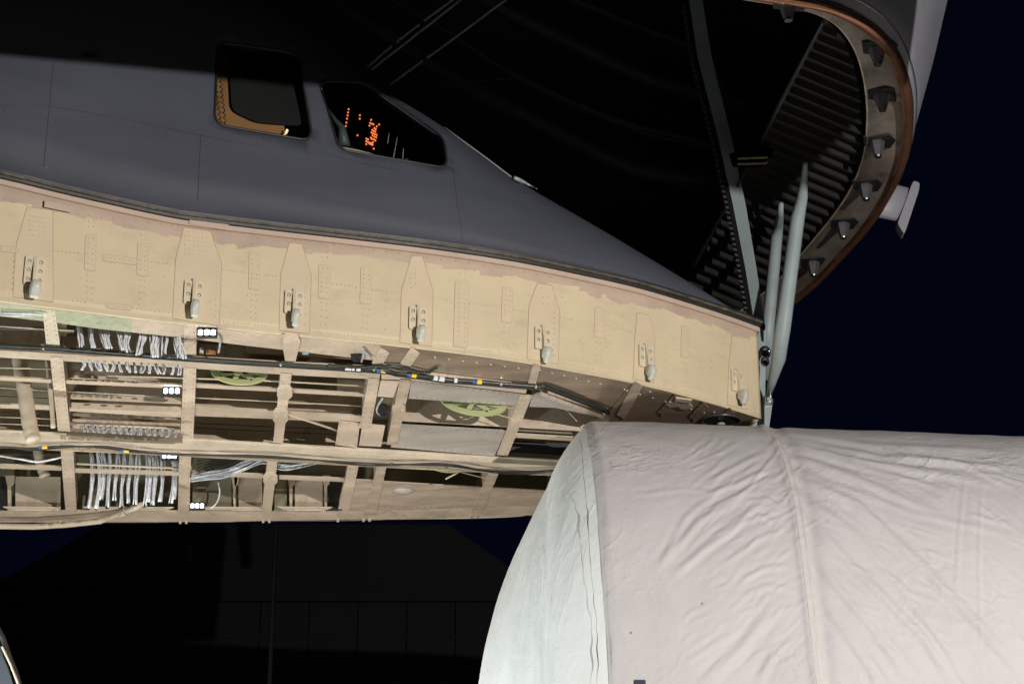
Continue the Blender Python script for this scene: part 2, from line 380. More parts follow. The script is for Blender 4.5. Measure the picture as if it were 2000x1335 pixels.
# ---- doubler plates with sealant beads, rivets
RV = []          # rivet positions (point, normal)
def rivet_line(pts, step, r=.006, off=0, jitter=.15):
    for (x0, y0), (x1, y1) in zip(pts, pts[1:]):
        n = max(1, int(math.hypot(x1 - x0, y1 - y0) / step))
        for k in range(n):
            if random.random() < .05: continue
            t = k / n; x = lerp(x0, x1, t) + random.uniform(-jitter, jitter) * step * .5
            RV.append(bandpoint(x, lerp(y0, y1, t), off) + (r * random.uniform(.85, 1.15),))
def doubler(poly, rr=3, off=.004, cols=None, step=8, rv=True):
    P = rounded(poly, rr, 3) if rr else poly
    pts = [bandpoint(x, y, off) for x, y in P]
    mb = MB(); n = sum((b for a, b in pts), Vector()) / len(pts)
    mb.prism([a for a, b in pts], -n * (off - .0005)); pl = build('doubler_plate', mb, M['band2'], AC)
    bd = MB(); loop = [bandpoint(x, y, .0015)[0] for x, y in P]; loop.append(loop[0]); bd.tube(loop, .0027, 4); build('sealant_bead', bd, M['bead'], pl)
    if cols:
        for c in cols:
            rivet_line([c[0], c[1]], step, .0058, off)
    return pl
M['band2'] = mat('cream_doubler_paint', (.60, .50, .35), .5, var=.06, scale=3, bump=.08, grime=.3, gcol=(.36, .3, .2), gscale=5, spec=.35)
def rect(x0, y0, x1, y1, sh=.13): return [(x0, y0), (x1, y0 + (x1 - x0) * sh), (x1 - (y1 - y0) * .03, y1 + (x1 - x0) * sh), (x0 - (y1 - y0) * .03, y1)]
for x0, y0, x1, y1 in [(167, 458, 188, 527), (269, 474, 290, 537), (487, 491, 508, 564), (623, 517, 645, 581), (705, 520, 726, 592), (889, 549, 916, 676), (981, 560, 1001, 628), (1162, 599, 1181, 658), (1331, 636, 1346, 697)]:
    w_ = x1 - x0
    doubler(rect(x0, y0, x1, y1), 4, cols=[((x0 + w_ * .28, y0 + 6), (x0 + w_ * .28 - 2, y1 - 2)), ((x0 + w_ * .74, y0 + 8), (x0 + w_ * .74 - 2, y1))], step=9)
    rivet_line([(x0 + w_ * .3 - 2, y1 + 10), (x0 + w_ * .3 - 4, interp(bot_px, x0) - 14)], 11, .0062)
    rivet_line([(x0 + w_ * .75 - 2, y1 + 12), (x0 + w_ * .75 - 4, interp(bot_px, x0) - 12)], 11, .0062)
    rivet_line([(x0 + w_ * .3, y0 - 26), (x0 + w_ * .3, y0 - 4)], 9, .0055); rivet_line([(x0 + w_ * .75, y0 - 26), (x0 + w_ * .75, y0 - 4)], 9, .0055)
doubler([(200, 496), (268, 505), (267, 518), (200, 509)], 6, cols=[((206, 503), (262, 511))], step=9)
doubler([(207, 591), (256, 597), (256, 607), (206, 601)], 4, cols=[((212, 597), (252, 602))], step=9)
doubler([(0, 480), (36, 484), (36, 495), (0, 491)], 3, cols=[((2, 486), (30, 490))], step=9)
# fitting plates round each latch
FIT = [[(53, 404), (103, 411), (104, 590), (25, 580), (30, 493), (33, 472)],
       [(359, 444), (411, 452), (433, 516), (428, 636), (337, 622), (343, 505)],
       [(565, 474), (590, 477), (608, 539), (604, 652), (545, 645), (548, 536)],
       [(804, 499), (825, 501), (846, 569), (843, 676), (781, 669), (784, 567)],
       [(1049, 553), (1077, 557), (1093, 607), (1090, 711), (1029, 701), (1033, 597)],
       [(1244, 610), (1268, 616), (1279, 660), (1277, 748), (1236, 740), (1240, 655)],
       [(1430, 655), (1450, 661), (1461, 712), (1459, 800), (1420, 790), (1424, 705)]]
for P in FIT: doubler(P, 2, .003, rv=False)
for x0, y0, x1, y1, nx in [(58, 422, 86, 468, 6), (361, 452, 404, 504, 6), (802, 525, 812, 570, 2), (1060, 580, 1082, 605, 3)]:
    for k in range(nx):
        x = lerp(x0, x1, k / (nx - 1)); rivet_line([(x, y0 + k * .8), (x - 1, y1 + k * .8)], 8.5, .0055, .003)
for (a, b) in [((27, 500), (24, 575)), ((96, 500), (94, 583)), ((424, 520), (420, 628)), ((597, 560), (595, 645)), ((1083, 600), (1080, 705)), ((1098, 580), (1098, 612))]: rivet_line([a, b], 10, .0062, .003)
rivet_line([(0, 572), (60, 578), (150, 588), (250, 600), (337, 612)], 8)
rivet_line([(337, 614), (430, 626), (545, 640), (700, 656), (850, 672), (1000, 692), (1125, 714), (1250, 739), (1375, 771), (1480, 804)], 6.5)
rivet_line([(105, 490), (160, 495)], 7); rivet_line([(296, 511), (340, 517)], 7); rivet_line([(436, 527), (485, 533)], 7)
rivet_line([(510, 536), (546, 540)], 7); rivet_line([(610, 545), (622, 548)], 6); rivet_line([(650, 554), (703, 561)], 7); rivet_line([(728, 566), (784, 573)], 7)
rivet_line([(848, 582), (888, 587)], 7); rivet_line([(918, 592), (980, 600)], 7); rivet_line([(1004, 605), (1032, 610)], 6); rivet_line([(1095, 620), (1160, 631)], 7)
rivet_line([(1184, 636), (1240, 648)], 7); rivet_line([(1262, 655), (1328, 670)], 7); rivet_line([(1350, 676), (1420, 695)], 8)
rivet_line([(10, 388), (90, 412)], 20, .008); rivet_line([(150, 418), (360, 443)], 22, .008); rivet_line([(450, 453), (780, 494), (1000, 527), (1200, 563), (1400, 617), (1480, 647)], 25, .0085)
for x in (755, 1140, 1300, 1390): rivet_line([(x, interp([(0, 390), (1490, 665)], x) + 45), (x - 3, interp(bot_px, x) - 16)], 13, .006)
rivet_line([(1478, 665), (1476, 806)], 14, .006)
mb = MB()
for p, n, r in RV:
    a = Vector((n.y, -n.x, 0)).normalized(); c = n.cross(a)
    vs = [p + (a * math.cos(k * math.pi / 3) + c * math.sin(k * math.pi / 3)) * r for k in range(6)] + [p + (a * math.cos(k * math.pi / 3) + c * math.sin(k * math.pi / 3)) * r * .5 + n * r * .55 for k in range(6)]
    mb.add(vs, [(k, (k + 1) % 6, 6 + (k + 1) % 6, 6 + k) for k in range(6)] + [(6, 7, 8, 9, 10, 11)])
build('rivets', mb, M['rivet'], AC, kind='stuff')

# ---- latches
def latch_meshes(nb):
    w_, h_ = .088, .235 if nb == 4 else .28
    mb = MB()
    for sx_ in (-1, 1):
        x0 = sx_ * .012; x1 = sx_ * w_; P = rounded([(x0, -h_ / 2), (x1, -h_ / 2), (x1, h_ / 2), (x0, h_ / 2)], .022, 4)
        holes = []
        for r in range(nb // 2):
            cz = h_ / 2 - .05 - r * .088; holes.append(ellipse(sx_ * .052, cz, .020, .020, 12))
        vs, fs = cdt(P, holes, [])
        a = [Vector((v[0], -.024, v[1])) for v in vs]; o = len(mb.v); mb.add(a, fs)
        for loop in [P] + holes:
            n = len(loop); mb.add([Vector((x, -.024, z)) for x, z in loop] + [Vector((x, .0, z)) for x, z in loop], [(k, (k + 1) % n, n + (k + 1) % n, n + k) for k in range(n)])
    rib = MB(); rib.prism([Vector((-.016, 0, h_ / 2)), Vector((-.016, -.026, h_ / 2)), Vector((-.016, -.07, -.03)), Vector((-.016, -.08, -.14)), Vector((-.016, 0, -.14))], (.032, 0, 0))
    lug = MB(); prof = [(-.02, -.075), (-.095, -.07), (-.118, -.085), (-.124, -.125), (-.116, -.175), (-.10, -.195), (-.095, -.225), (-.075, -.24), (-.055, -.225), (-.045, -.18), (-.02, -.16)]
    lug.prism([Vector((-.033, y, z - .01)) for y, z in prof], (.066, 0, 0))
    bolt = MB(); bolt.tube([Vector((0, 0, 0)), Vector((0, -.006, 0)), Vector((0, -.006, 0)), Vector((0, -.019, 0))], [.018, .018, .011, .010], 6)
    return mb, rib, lug, bolt, h_
LT = {}
for nb in (4, 6):
    pm, rib, lug, bolt, h_ = latch_meshes(nb)
    Z = Vector((0, 0, 0))
    LT[nb] = (pm, rib, lug, bolt, h_)
SH = {}
def shared(key, mbd, m, bev=0, smooth=False):
    if key in SH: return SH[key]
    me = bpy.data.meshes.new(key.split('|')[0]); me.from_pydata([tuple(v) for v in mbd.v], [], mbd.f); me.update()
    bm = bmesh.new(); bm.from_mesh(me); bmesh.ops.remove_doubles(bm, verts=bm.verts, dist=1e-5); bmesh.ops.recalc_face_normals(bm, faces=bm.faces)
    if bev:
        ed = [e for e in bm.edges if len(e.link_faces) == 2 and e.calc_face_angle(0) > .6]
        bmesh.ops.bevel(bm, geom=ed, offset=bev, segments=2, affect='EDGES', profile=.5)
    bm.to_mesh(me); bm.free(); me.materials.append(m)
    if smooth:
        for p in me.polygons: p.use_smooth = True
    SH[key] = me; return me
def inst(name, me, parent, loc, rot=(0, 0, 0), label=None, scale=None):
    """loc and rot are local to the parent"""
    o = bpy.data.objects.new(name, me); COL.objects.link(o); o.parent = parent; o.location = loc; o.rotation_euler = rot
    if scale: o.scale = scale
    if label: o['label'] = label
    return o
M['latch'] = mat('cream_latch_paint', (.60, .53, .39), .42, var=.06, bump=.05)
M['lug'] = mat('pale_grey_lug_paint', (.50, .50, .44), .4, var=.06)
for i, (x, y, nb) in enumerate([(66, 531, 6), (377, 573, 4), (573, 592, 4), (815, 623, 4), (1058, 662, 4), (1259, 697, 4), (1437, 745, 4)]):
    p, n = bandpoint(x, y, .005)
    pm, rib, lug, bolt, h_ = LT[nb]
    rz = math.atan2(n.x, -n.y)
    o = inst('latch', shared('latch|%d' % nb, pm, M['latch'], 0), AC, p - AC.location, (0, 0, rz), scale=(.93,) * 3)
    inst('latch_rib', shared('latch_rib|', rib, M['latch'], .004), o, (0, 0, 0))
    inst('latch_lug', shared('latch_lug|', lug, M['lug'], .012, True), o, (.008, 0, -.03 if nb == 4 else -.05), scale=(.95 if nb == 4 else 1.3, 1.55 if i < 4 else 1.15, 1.0))
    for r in range(nb // 2):
        for s_ in (-1, 1):
            inst('bolt', shared('bolt|', bolt, M['chrome'] if i in (4,) else M['latch']), o, (s_ * .052, -.002, h_ / 2 - .05 - r * .088))

# ---- grey flight deck skin
sil = [(-900, -260), (0, -180), (300, -110), (500, -20), (600, 52), (700, 136), (760, 182), (870, 250), (1000, 345), (1050, 377), (1100, 405), (1200, 463), (1300, 523), (1400, 584), (1490, 640), (1600, 705)]
YC = tip.y + .15
def nearY(X):
    for a, b in zip(NEAR, NEAR[1:]):
        if a.x <= X <= b.x: return lerp(a.y, b.y, (X - a.x) / (b.x - a.x))
    return NEAR[0].y if X < NEAR[0].x else tip.y
XS = [-9, -7.5, -6] + [-5.6 + i * .2 for i in range(41)]; XS = [x for x in XS if x < tip.x - .03] + [tip.x - .02, tip.x + .12]
HH = {}
def sec(X, ph, h):
    yn = nearY(min(X, tip.x)) - .05; wd = max(.03, YC - yn) if X < tip.x else .02
    c, s = math.cos(ph), math.sin(ph)
    base = top_z(X) + .075
    return Vector((X, YC - wd * math.copysign(abs(c) ** .72, c), base + h * abs(s) ** .86))
for X in XS:
    lo, hi = .01, 6
    for _ in range(22):
        m_ = (lo + hi) / 2
        mn = min(proj(sec(X, ph * math.pi / 48, m_))[1] - interp(sil, proj(sec(X, ph * math.pi / 48, m_))[0]) for ph in range(2, 25))
        if mn > 0: lo = m_
        else: hi = m_
    HH[X] = m_
hl = sorted(HH.items())
def S(X, ph): return sec(X, ph, interp(hl, X))
def invS(x, y):
    X, ph = (x - 1000) / 3889 * 17.5, .6
    for _ in range(40):
        p = S(X, ph); a, b = proj(p); ex, ey = x - a, y - b
        ax, bx = proj(S(X + 1e-3, ph)); ap, bp = proj(S(X, ph + 1e-3))
        j = [(ax - a) / 1e-3, (ap - a) / 1e-3, (bx - b) / 1e-3, (bp - b) / 1e-3]; D = j[0] * j[3] - j[1] * j[2]
        if abs(D) < 1e-6: break
        X += max(-.3, min(.3, (j[3] * ex - j[1] * ey) / D)); ph += max(-.15, min(.15, (-j[2] * ex + j[0] * ey) / D)); ph = max(.02, min(1.5, ph))
    return X, ph
KP = 3.0
win_px = [rounded([(425, 82), (582, 104), (611, 276), (418, 243)], 26, 6),
          rounded([(622, 158), (712, 160), (866, 268), (874, 329), (662, 292)], 20, 6)]
win_uv = [[(lambda q: (q[0], q[1] * KP))(invS(x, y)) for x, y in P] for P in win_px]
X0, X1 = -8.9, tip.x + .1
gridp = [(X0 + .02 + (X1 - X0 - .04) * i / 110 + (.003 if k % 2 else 0), (.01 + (math.pi - .02) * k / 48) * KP) for i in range(111) for k in range(1, 48)]
outer = [(X0 + (X1 - X0) * i / 110, 0) for i in range(111)] + [(X1, math.pi * KP * i / 20) for i in range(1, 20)] + [(X1 - (X1 - X0) * i / 110, math.pi * KP) for i in range(111)]
def near_hole(g_):
    return any(math.hypot(g_[0] - a, g_[1] - b) < .035 for W_ in win_uv for a, b in W_)
vs, fs = cdt(outer, win_uv, [g_ for g_ in gridp if not near_hole(g_)])
mb = MB(); mb.add([S(v[0], v[1] / KP) for v in vs], fs)
skin = build('flight_deck_skin', mb, M['grey'], AC, smooth=True, label='matt dark grey skin round the cockpit windows')
so = skin.modifiers.new('thick', 'SOLIDIFY'); so.thickness = .05
so.offset = -1
def Sn(X, ph):
    a = S(X + .01, ph) - S(X, ph); b = S(X, ph + .01) - S(X, ph); n = a.cross(b).normalized()
    return n if n.y < 0 else -n
for wi, W_ in enumerate(win_uv):
    lp = [S(a, b / KP) + Sn(a, b / KP) * .002 for a, b in W_]
    fr = MB(); fr.tube(lp + [lp[0]], .013, 6); o = build('window_frame', fr, M['rubber'], AC, smooth=True, label='black gasket round the %s cockpit window' % ('rear' if wi == 0 else 'forward'))
    xs = [a for a, b in W_]; ys = [b for a, b in W_]
    gp = [(lerp(min(xs), max(xs), (i + .5) / 10), lerp(min(ys), max(ys), (k + .5) / 8)) for i in range(10) for k in range(8)]
    v2, f2 = cdt(W_, [], [g_ for g_ in gp if not near_hole(g_)])
    pn = MB(); pn.add([S(v[0], v[1] / KP) - Sn(v[0], v[1] / KP) * .02 for v in v2], f2); build('window_pane', pn, M['glass'], o, smooth=True)
    lp2 = [S(a, b / KP) - Sn(a, b / KP) * .045 for a, b in W_]
    fi = MB(); fi.tube(lp2 + [lp2[0]], .016, 6); build('inner_gasket', fi, M['black'], o, smooth=True)
# skin panel joints and small fittings
for (a, b) in [((105, 118), (80, 380)), ((392, 265), (385, 415)), ((880, 300), (905, 480))]:
    q = []
    for k in range(13):
        X, ph = invS(lerp(a[0], b[0], k / 12), lerp(a[1], b[1], k / 12)); q.append(S(X, ph) + Sn(X, ph) * -.001)
    m_ = MB(); m_.tube(q, .0025, 4); build('panel_joint', m_, M['dark'], AC)
q = []
for x, y in [(0, 205), (100, 208), (300, 245), (500, 285), (620, 300), (800, 338), (980, 372), (1040, 385)]:
    X, ph = invS(x, y); q.append(S(X, ph) + Sn(X, ph) * .0)
m_ = MB(); m_.tube(catmull(q, 4), .005, 4); build('panel_joint', m_, M['grey'], AC)
# flush fasteners round the windows and along the joints
FS = []
def skin_row(pts, step, r_=.0065):
    for a, b in zip(pts, pts[1:]):
        n = max(1, int(math.hypot(b[0] - a[0], b[1] - a[1]) / step))
        for k in range(n):
            t = k / n; X, ph = invS(lerp(a[0], b[0], t) + random.uniform(-.6, .6), lerp(a[1], b[1], t)); FS.append((S(X, ph), Sn(X, ph), r_ * random.uniform(.7, 1.2)))
skin_row([(411, 150), (404, 245), (425, 258), (520, 276), (612, 292), (626, 280)], 11); skin_row([(612, 175), (630, 250), (648, 296), (680, 306), (780, 324), (880, 344), (890, 330), (880, 285)], 11)
skin_row([(0, 216), (180, 224), (300, 254), (500, 294), (640, 312), (800, 346), (970, 380)], 15); skin_row([(112, 130), (88, 380)], 15); skin_row([(398, 280), (391, 415)], 14)
skin_row([(0, 352), (120, 392), (380, 420), (700, 456), (1000, 506), (1200, 545), (1400, 600)], 17); skin_row([(888, 350), (910, 480)], 14); skin_row([(620, 320), (612, 440)], 16); skin_row([(1100, 425), (1130, 520)], 15); skin_row([(250, 250), (240, 400)], 17)
mb = MB()
for p, n, r_ in FS:
    a = n.orthogonal().normalized(); c = n.cross(a)
    mb.add([p + n * .0025] + [p + (a * math.cos(k * math.pi / 3) + c * math.sin(k * math.pi / 3)) * r_ + n * .0008 for k in range(6)], [(0, 1 + k, 1 + (k + 1) % 6) for k in range(6)])
M['fast'] = mat('worn_fastener', (.074, .08, .10), .5, var=.4, scale=30)
build('skin_fasteners', mb, M['fast'], AC, kind='stuff')
# bright trim strip and wiper along the windscreen sill
q = [S(*invS(x, y)) + Vector((0, -.01, .012)) for x, y in [(868, 252), (910, 283), (950, 312), (1000, 350), (1012, 357)]]
m_ = MB(); m_.tube(q, .009, 6); build('windscreen_trim', m_, M['greylt'], AC, smooth=True)
q = [S(*invS(x, y)) + Vector((0, -.03, .03)) for x, y in [(1004, 355), (1015, 360), (1030, 364), (1048, 375)]]
m_ = MB(); m_.tube(q, [.02, .022, .012, .006], 6); build('wiper_pivot', m_, M['steel'], AC, smooth=True)
X, ph = invS(176, 118)
m_ = MB(); pb = S(X, ph); m_.prism([pb + Vector((-.09, -.02, .03)), pb + Vector((.09, -.02, .02)), pb + Vector((.02, -.1, -.02))], (0, .04, .03)); build('skin_vane', m_, M['black'], AC)

# ---- inside the cockpit
def yplane(x, y, dy): X, ph = invS(x, y); return S(X, ph).y + dy
Y1 = 0
PS = lambda x, y, dy: PY(x, y, yplane(x, y, .22 + dy))
m_ = MB(); P = [(410, 60), (475, 140), (455, 190), (462, 215), (500, 240), (520, 300), (410, 260)]
P = [(412, 118), (446, 122), (448, 160), (452, 200), (466, 224), (492, 236), (555, 245), (560, 300), (405, 260)]
m_.prism([PS(x, y, 0) for x, y in P], (0, .03, 0)); build('cockpit_side_panel', m_, M['brown'], AC, label='brown panel inside the rear cockpit window')
m_ = MB(); P = rounded([(440, 70), (585, 70), (590, 245), (500, 238), (452, 215), (446, 120)], 14, 4)
m_.prism([PS(x, y, -.06) for x, y in P], (0, .04, 0)); build('seat_back', m_, M['seat'], AC, smooth=False, bevel=.015, label='dark seat back behind the rear cockpit window')
m_ = MB(); q = []
for k in range(150):
    t = k / 149; x = lerp(428, 440, t ** 1.3); y = lerp(125, 245, t); th = k * math.pi / 6.2
    q.append(PS(x, y, -.09) + Vector((math.cos(th) * .012, math.sin(th) * .012, 0)))
m_.tube(q, .0045, 5); build('coiled_cord', m_, M['black'], AC, smooth=True)
for x, y in [(559, 260), (561, 256), (556, 266), (558, 268)]:
    m_ = MB(); m_.cyl(PS(x, y, -.08), (0, -1, 0), .011, .02, 8); build('cabin_lamp', m_, M['warm'], AC)
Y2 = yplane(740, 240, .95)
m_ = MB(); m_.prism([PY(x, y, Y2) for x, y in [(640, 168), (715, 172), (855, 265), (866, 335), (655, 300)]], (0, .04, 0))
ip = build('instrument_panel', m_, M['black'], AC, label='dark instrument panel dotted with orange lamps behind the forward window')
dots = [(540, 358), (532, 400), (527, 440), (518, 482), (510, 533), (503, 578), (495, 612), (687, 437), (685, 483), (833, 497), (820, 537), (812, 572), (843, 548), (863, 556), (905, 583), (937, 557), (875, 605), (893, 617), (848, 630), (868, 640), (888, 650), (838, 662), (858, 672), (882, 682), (903, 692), (852, 700), (875, 715), (898, 725), (828, 730), (845, 745), (868, 752), (888, 765), (772, 742), (793, 752), (768, 775), (790, 785), (815, 795), (838, 800), (857, 790), (770, 812), (810, 805), (832, 815), (850, 822), (866, 872), (797, 930), (655, 698)]
dm = MB(); dm.cyl((0, 0, 0), (0, -1, 0), .0085, .012, 8, .0065)
dme = shared('indicator_lamp|', dm, M['orange'])
for a, b in dots:
    p = PY(600 + a / 6.667, 160 + b / 6.667, Y2 - .002)
    inst('indicator_lamp', dme, ip, p - children_loc(ip))
for x, y in [(808, 271), (827, 281), (797, 311)]:
    m_ = MB(); p = PY(x, y, yplane(x, y, .16)); m_.tube([p + Vector((-.03, 0, 0)), p, p + Vector((.001, 0, 0))], [.004, .004, .014], 8); build('control_knob', m_, M['wiregrey'], ip, smooth=True)
for pts in [[(790, 240), (787, 258), (800, 262)], [(812, 243), (809, 255), (807, 268)], [(779, 250), (772, 290), (768, 310)], [(788, 290), (786, 318)], [(760, 260), (757, 280)]]:
    m_ = MB(); m_.tube([PY(x, y, yplane(x, y, .16)) for x, y in pts], .004, 5); build('control_lever', m_, M['wiregrey'], ip)
m_ = MB(); Ys = yplane(690, 290, .22); m_.prism([PY(x, y, Ys) for x, y in [(655, 284), (680, 288), (700, 292), (745, 304), (752, 316), (655, 302)]], (0, .1, .0)); build('cockpit_sill', m_, M['duct'], AC, bevel=.008)
m_ = MB(); m_.tube([PY(x, y, Ys + .1) for x, y in [(642, 215), (655, 235), (668, 250), (672, 285)]], [.01, .02, .035, .06], 8); build('breathing_hose', m_, M['tealhose'], AC, smooth=True)
m_ = MB(); m_.tube([PY(655, 275, Ys - .02), PY(655, 281, Ys - .02)], [.016, .012], 8); build('cabin_lamp', m_, M['lug'], AC)

# ---- flight deck underside -------------------------------------------------
def poly3(P, z): return [PZ(x, y, z) for x, y in P]
def plate(name, P, m, dz=0, th=.012, label=None, bevel=0, parent=AC, vec=None):
    mb = MB(); mb.prism(poly3(P, H + dz), vec or (0, 0, th)); return build(name, mb, m, parent, label=label, bevel=bevel)
DR = []     # deck rivets
def deck_rivets(a, b, step, dz=-.002, r=.008):
    n = max(1, int(math.hypot(b[0] - a[0], b[1] - a[1]) / step))
    for k in range(n + 1):
        if random.random() < .06: continue
        DR.append((PZ(lerp(a[0], b[0], k / n), lerp(a[1], b[1], k / n), H + dz), r))
def beam_x(top, bot, m, web=.3, dz=0, name='longitudinal_beam', webm=None, webt=.012, label=None):
    """beam running across the picture: bottom flange between two pixel polylines, web standing on its far edge"""
    P = top + bot[::-1]
    o = plate(name, P, m, dz, .014, label)
    if web:
        mb = MB(); A = [PZ(x, y, H + dz + .016) for x, y in bot]
        for a, b in zip(A, A[1:]):
            mb.prism([a, b, b + Vector((0, 0, web)), a + Vector((0, 0, web))], (0, webt, 0))
        build('beam_web', mb, webm or m, o)
    return o
def cross(P, m, web=.22, dz=-.006, gus=(), name='cross_member', label=None, rv=True):
    """P: (x0,y0,w0,x1,y1,w1) pixel strip; a channel with two side walls"""
    x0, y0, w0, x1, y1, w1 = P
    o = plate(name, [(x0 - w0 / 2, y0), (x0 + w0 / 2, y0 + 1.5), (x1 + w1 / 2, y1 + 1.5), (x1 - w1 / 2, y1)], m, dz, .01, label, bevel=.002)
    if web:
        for s_ in (-1, 1):
            a = PZ(x0 + s_ * w0 / 2 * .9, y0, H + dz + .011); b = PZ(x1 + s_ * w1 / 2 * .9, y1, H + dz + .011)
            mb = MB(); mb.prism([a, b, b + Vector((0, 0, web)), a + Vector((0, 0, web))], (-s_ * .008, 0, 0)); build('side_wall', mb, m, o)
    for (gx, gy, gw, gh) in gus:
        c = [(gx - gw * .55, gy - gh), (gx + gw * .55, gy - gh), (gx + gw, gy - gh * .5), (gx + gw, gy + gh * .5), (gx + gw * .5, gy + gh), (gx - gw * .5, gy + gh), (gx - gw, gy + gh * .5), (gx - gw, gy - gh * .5)]
        g_ = plate('gusset_plate', c, m, dz - .009, .008, parent=o, bevel=.002)
        for u in (-.55, .55): DR.append((PZ(gx + gw * u, gy, H + dz - .01), .012))
    if rv:
        for s_ in (-.32, .32): deck_rivets((x0 + s_ * w0, y0 + 3), (x1 + s_ * w1, y1 - 3), 9, dz - .001, .006)
    return o
# ceiling skin far above the frames, closing the deck
mb = MB(); cp = [Vector((p.x, p.y + .04, H + .93)) for p in NEAR[::4]] + [Vector((p.x, p.y - .04, H + .93)) for p in FAR[::3]]
mb.prism(cp, (0, 0, .02)); build('flight_deck_floor', mb, M['olive'], AC)

def L(P): return P
b0t = [(-330, 557), (0, 590), (85, 601), (350, 633), (500, 649), (740, 673)]
b0b = [(-330, 590), (0, 616), (85, 626), (350, 658), (500, 674), (740, 702)]
beam_x([(-330, 557), (0, 590), (85, 601), (200, 615), (258, 622)], [(-330, 592), (0, 616), (85, 626), (200, 642), (258, 648)], M['green'], .10, 0, label='pale green primed lower edge strip, chipped')
beam_x([(258, 622), (350, 633), (500, 649), (700, 669), (742, 673)], [(258, 648), (350, 658), (500, 676), (700, 699), (742, 704)], M['tan'], .10, 0)
L1 = beam_x([(-330, 668), (0, 684), (385, 705), (560, 714), (742, 722)], [(-330, 680), (0, 697), (385, 719), (560, 731), (742, 740)], M['tan'], .24, 0, webm=M['tan'])
plate('beam_lip', [(-330, 656), (0, 677), (385, 697), (560, 707), (742, 716), (742, 720), (560, 712), (385, 703), (0, 682), (-330, 666)], M['pink'], .012, .01)
for P in [([(0, 736), (100, 741)], [(0, 742), (100, 747)]), ([(126, 742), (356, 752)], [(126, 748), (356, 758)]), ([(382, 750), (540, 758)], [(382, 756), (540, 764)]), ([(570, 760), (712, 769)], [(570, 766), (712, 774)]),
          ([(0, 789), (106, 793)], [(0, 796), (106, 800)]), ([(136, 796), (354, 806)], [(136, 802), (354, 815)]),
          ([(0, 907), (120, 911)], [(0, 914), (120, 918)]), ([(146, 916), (350, 922)], [(146, 922), (350, 928)]), ([(376, 920), (514, 926)], [(376, 927), (514, 933)]), ([(545, 929), (672, 934)], [(545, 935), (672, 940)])]:
    beam_x(P[0], P[1], M['tan'], .035, .012, name='stringer')
beam_x([(380, 792), (535, 802), (548, 803), (705, 812)], [(380, 811), (535, 817), (548, 818), (705, 824)], M['tan'], .30, .02, name='deep_stringer')
L3 = beam_x([(-330, 827), (0, 841), (350, 856), (700, 876), (1000, 894), (1150, 902)], [(-330, 853), (0, 866), (350, 882), (700, 902), (1000, 917), (1150, 924)], M['tanlight'], 0, 0, label='full-width pale tan main beam under the deck')
for i, (a, b) in enumerate(zip([(-330, 853), (0, 866), (350, 882), (700, 902), (1000, 917)], [(0, 866), (350, 882), (700, 902), (1000, 917), (1150, 924)])):
    A, B = PZ(a[0], a[1], H + .002), PZ(b[0], b[1], H + .002)
    mb = MB(); mb.prism([A + Vector((0, .005, -.04)), B + Vector((0, .005, -.04)), B + Vector((0, .005, .42)), A + Vector((0, .005, .42))], (0, .015, 0)); build('beam_web', mb, M['tan'], L3)
# raised lip along the near edge of the main beam gives the two-tone face
mb = MB()
for a, b in zip([(-330, 829), (0, 843), (350, 858), (700, 878), (1000, 896)], [(0, 843), (350, 858), (700, 878), (1000, 896), (1150, 904)]):
    A, B = PZ(a[0], a[1], H), PZ(b[0], b[1], H); mb.prism([A, B, B + Vector((0, 0, -.055)), A + Vector((0, 0, -.055))], (0, -.014, 0))
build('beam_lip', mb, M['tanlight'], AC)
# bottom (far) edge beam
b4t = [(-330, 1000), (0, 996), (350, 998), (700, 999), (1110, 985)]; b4b = [(-330, 1021), (0, 1019), (350, 1020), (700, 1016), (1115, 1004)]
L4 = beam_x(b4t, b4b, M['tan'], .0, 0, label='far edge beam of the deck above the dark background')
A4, B4 = PZ(0, 1006, H), PZ(1050, 996, H)
mb = MB(); 
for a, b in zip(b4b, b4b[1:]):
    A, B = PZ(a[0], a[1] - 12, H + .015), PZ(b[0], b[1] - 12, H + .015); mb.prism([A, B, B + Vector((0, 0, .75)), A + Vector((0, 0, .75))], (0, .02, 0))
build('beam_web', mb, M['olive'], L4)
# sloping lit bay sills on the far beam
for xs in [(0, 125), (155, 345), (372, 510), (536, 655)]:
    P = [(xs[0], 988), (xs[1], 990), (xs[1] - 10, 998), (xs[0] + 12, 999)]
    plate('bay_sill', [(xs[0] + 6, 990), (xs[1] - 6, 991), (xs[1] - 22, 997), (xs[0] + 24, 997)], M['tanlight'], -.012, .01)
# cross members
TM = M['tan']
cross((95, 604, 25, 104, 676, 27), M['tanlight']); cross((110, 696, 25, 125, 841, 24), TM); cross((130, 868, 25, 139, 1000, 22), TM)
cross((372, 636, 24, 371, 694, 24), TM); cross((371, 718, 25, 365, 856, 25), TM); cross((362, 883, 23, 358, 1010, 22), TM)
cross((567, 690, 20, 566, 706, 20), TM, 0, rv=False); cross((559, 728, 22, 543, 864, 19), TM, gus=((556, 766, 15, 15), (548, 812, 15, 17)), rv=False)
plate('gusset_plate', [(557, 649), (581, 652), (587, 668), (583, 684), (577, 706), (557, 704), (553, 684), (553, 664)], TM, -.012, .01, bevel=.002)
cross((533, 892, 20, 520, 1004, 19), TM, gus=((528, 935, 14, 13),), rv=False)
cross((731, 738, 22, 713, 836, 22), TM); cross((692, 902, 20, 668, 1008, 22), TM, .1)
M['crossd'] = M['tandirty']
cross((792, 741, 22, 765, 868, 20), M['crossd'], gus=((779, 800, 13, 12),)); cross((747, 905, 18, 722, 1006, 24), M['crossd'])
cross((1029, 770, 22, 981, 888, 22), TM); cross((966, 918, 20, 930, 1002, 22), M['crossd'])
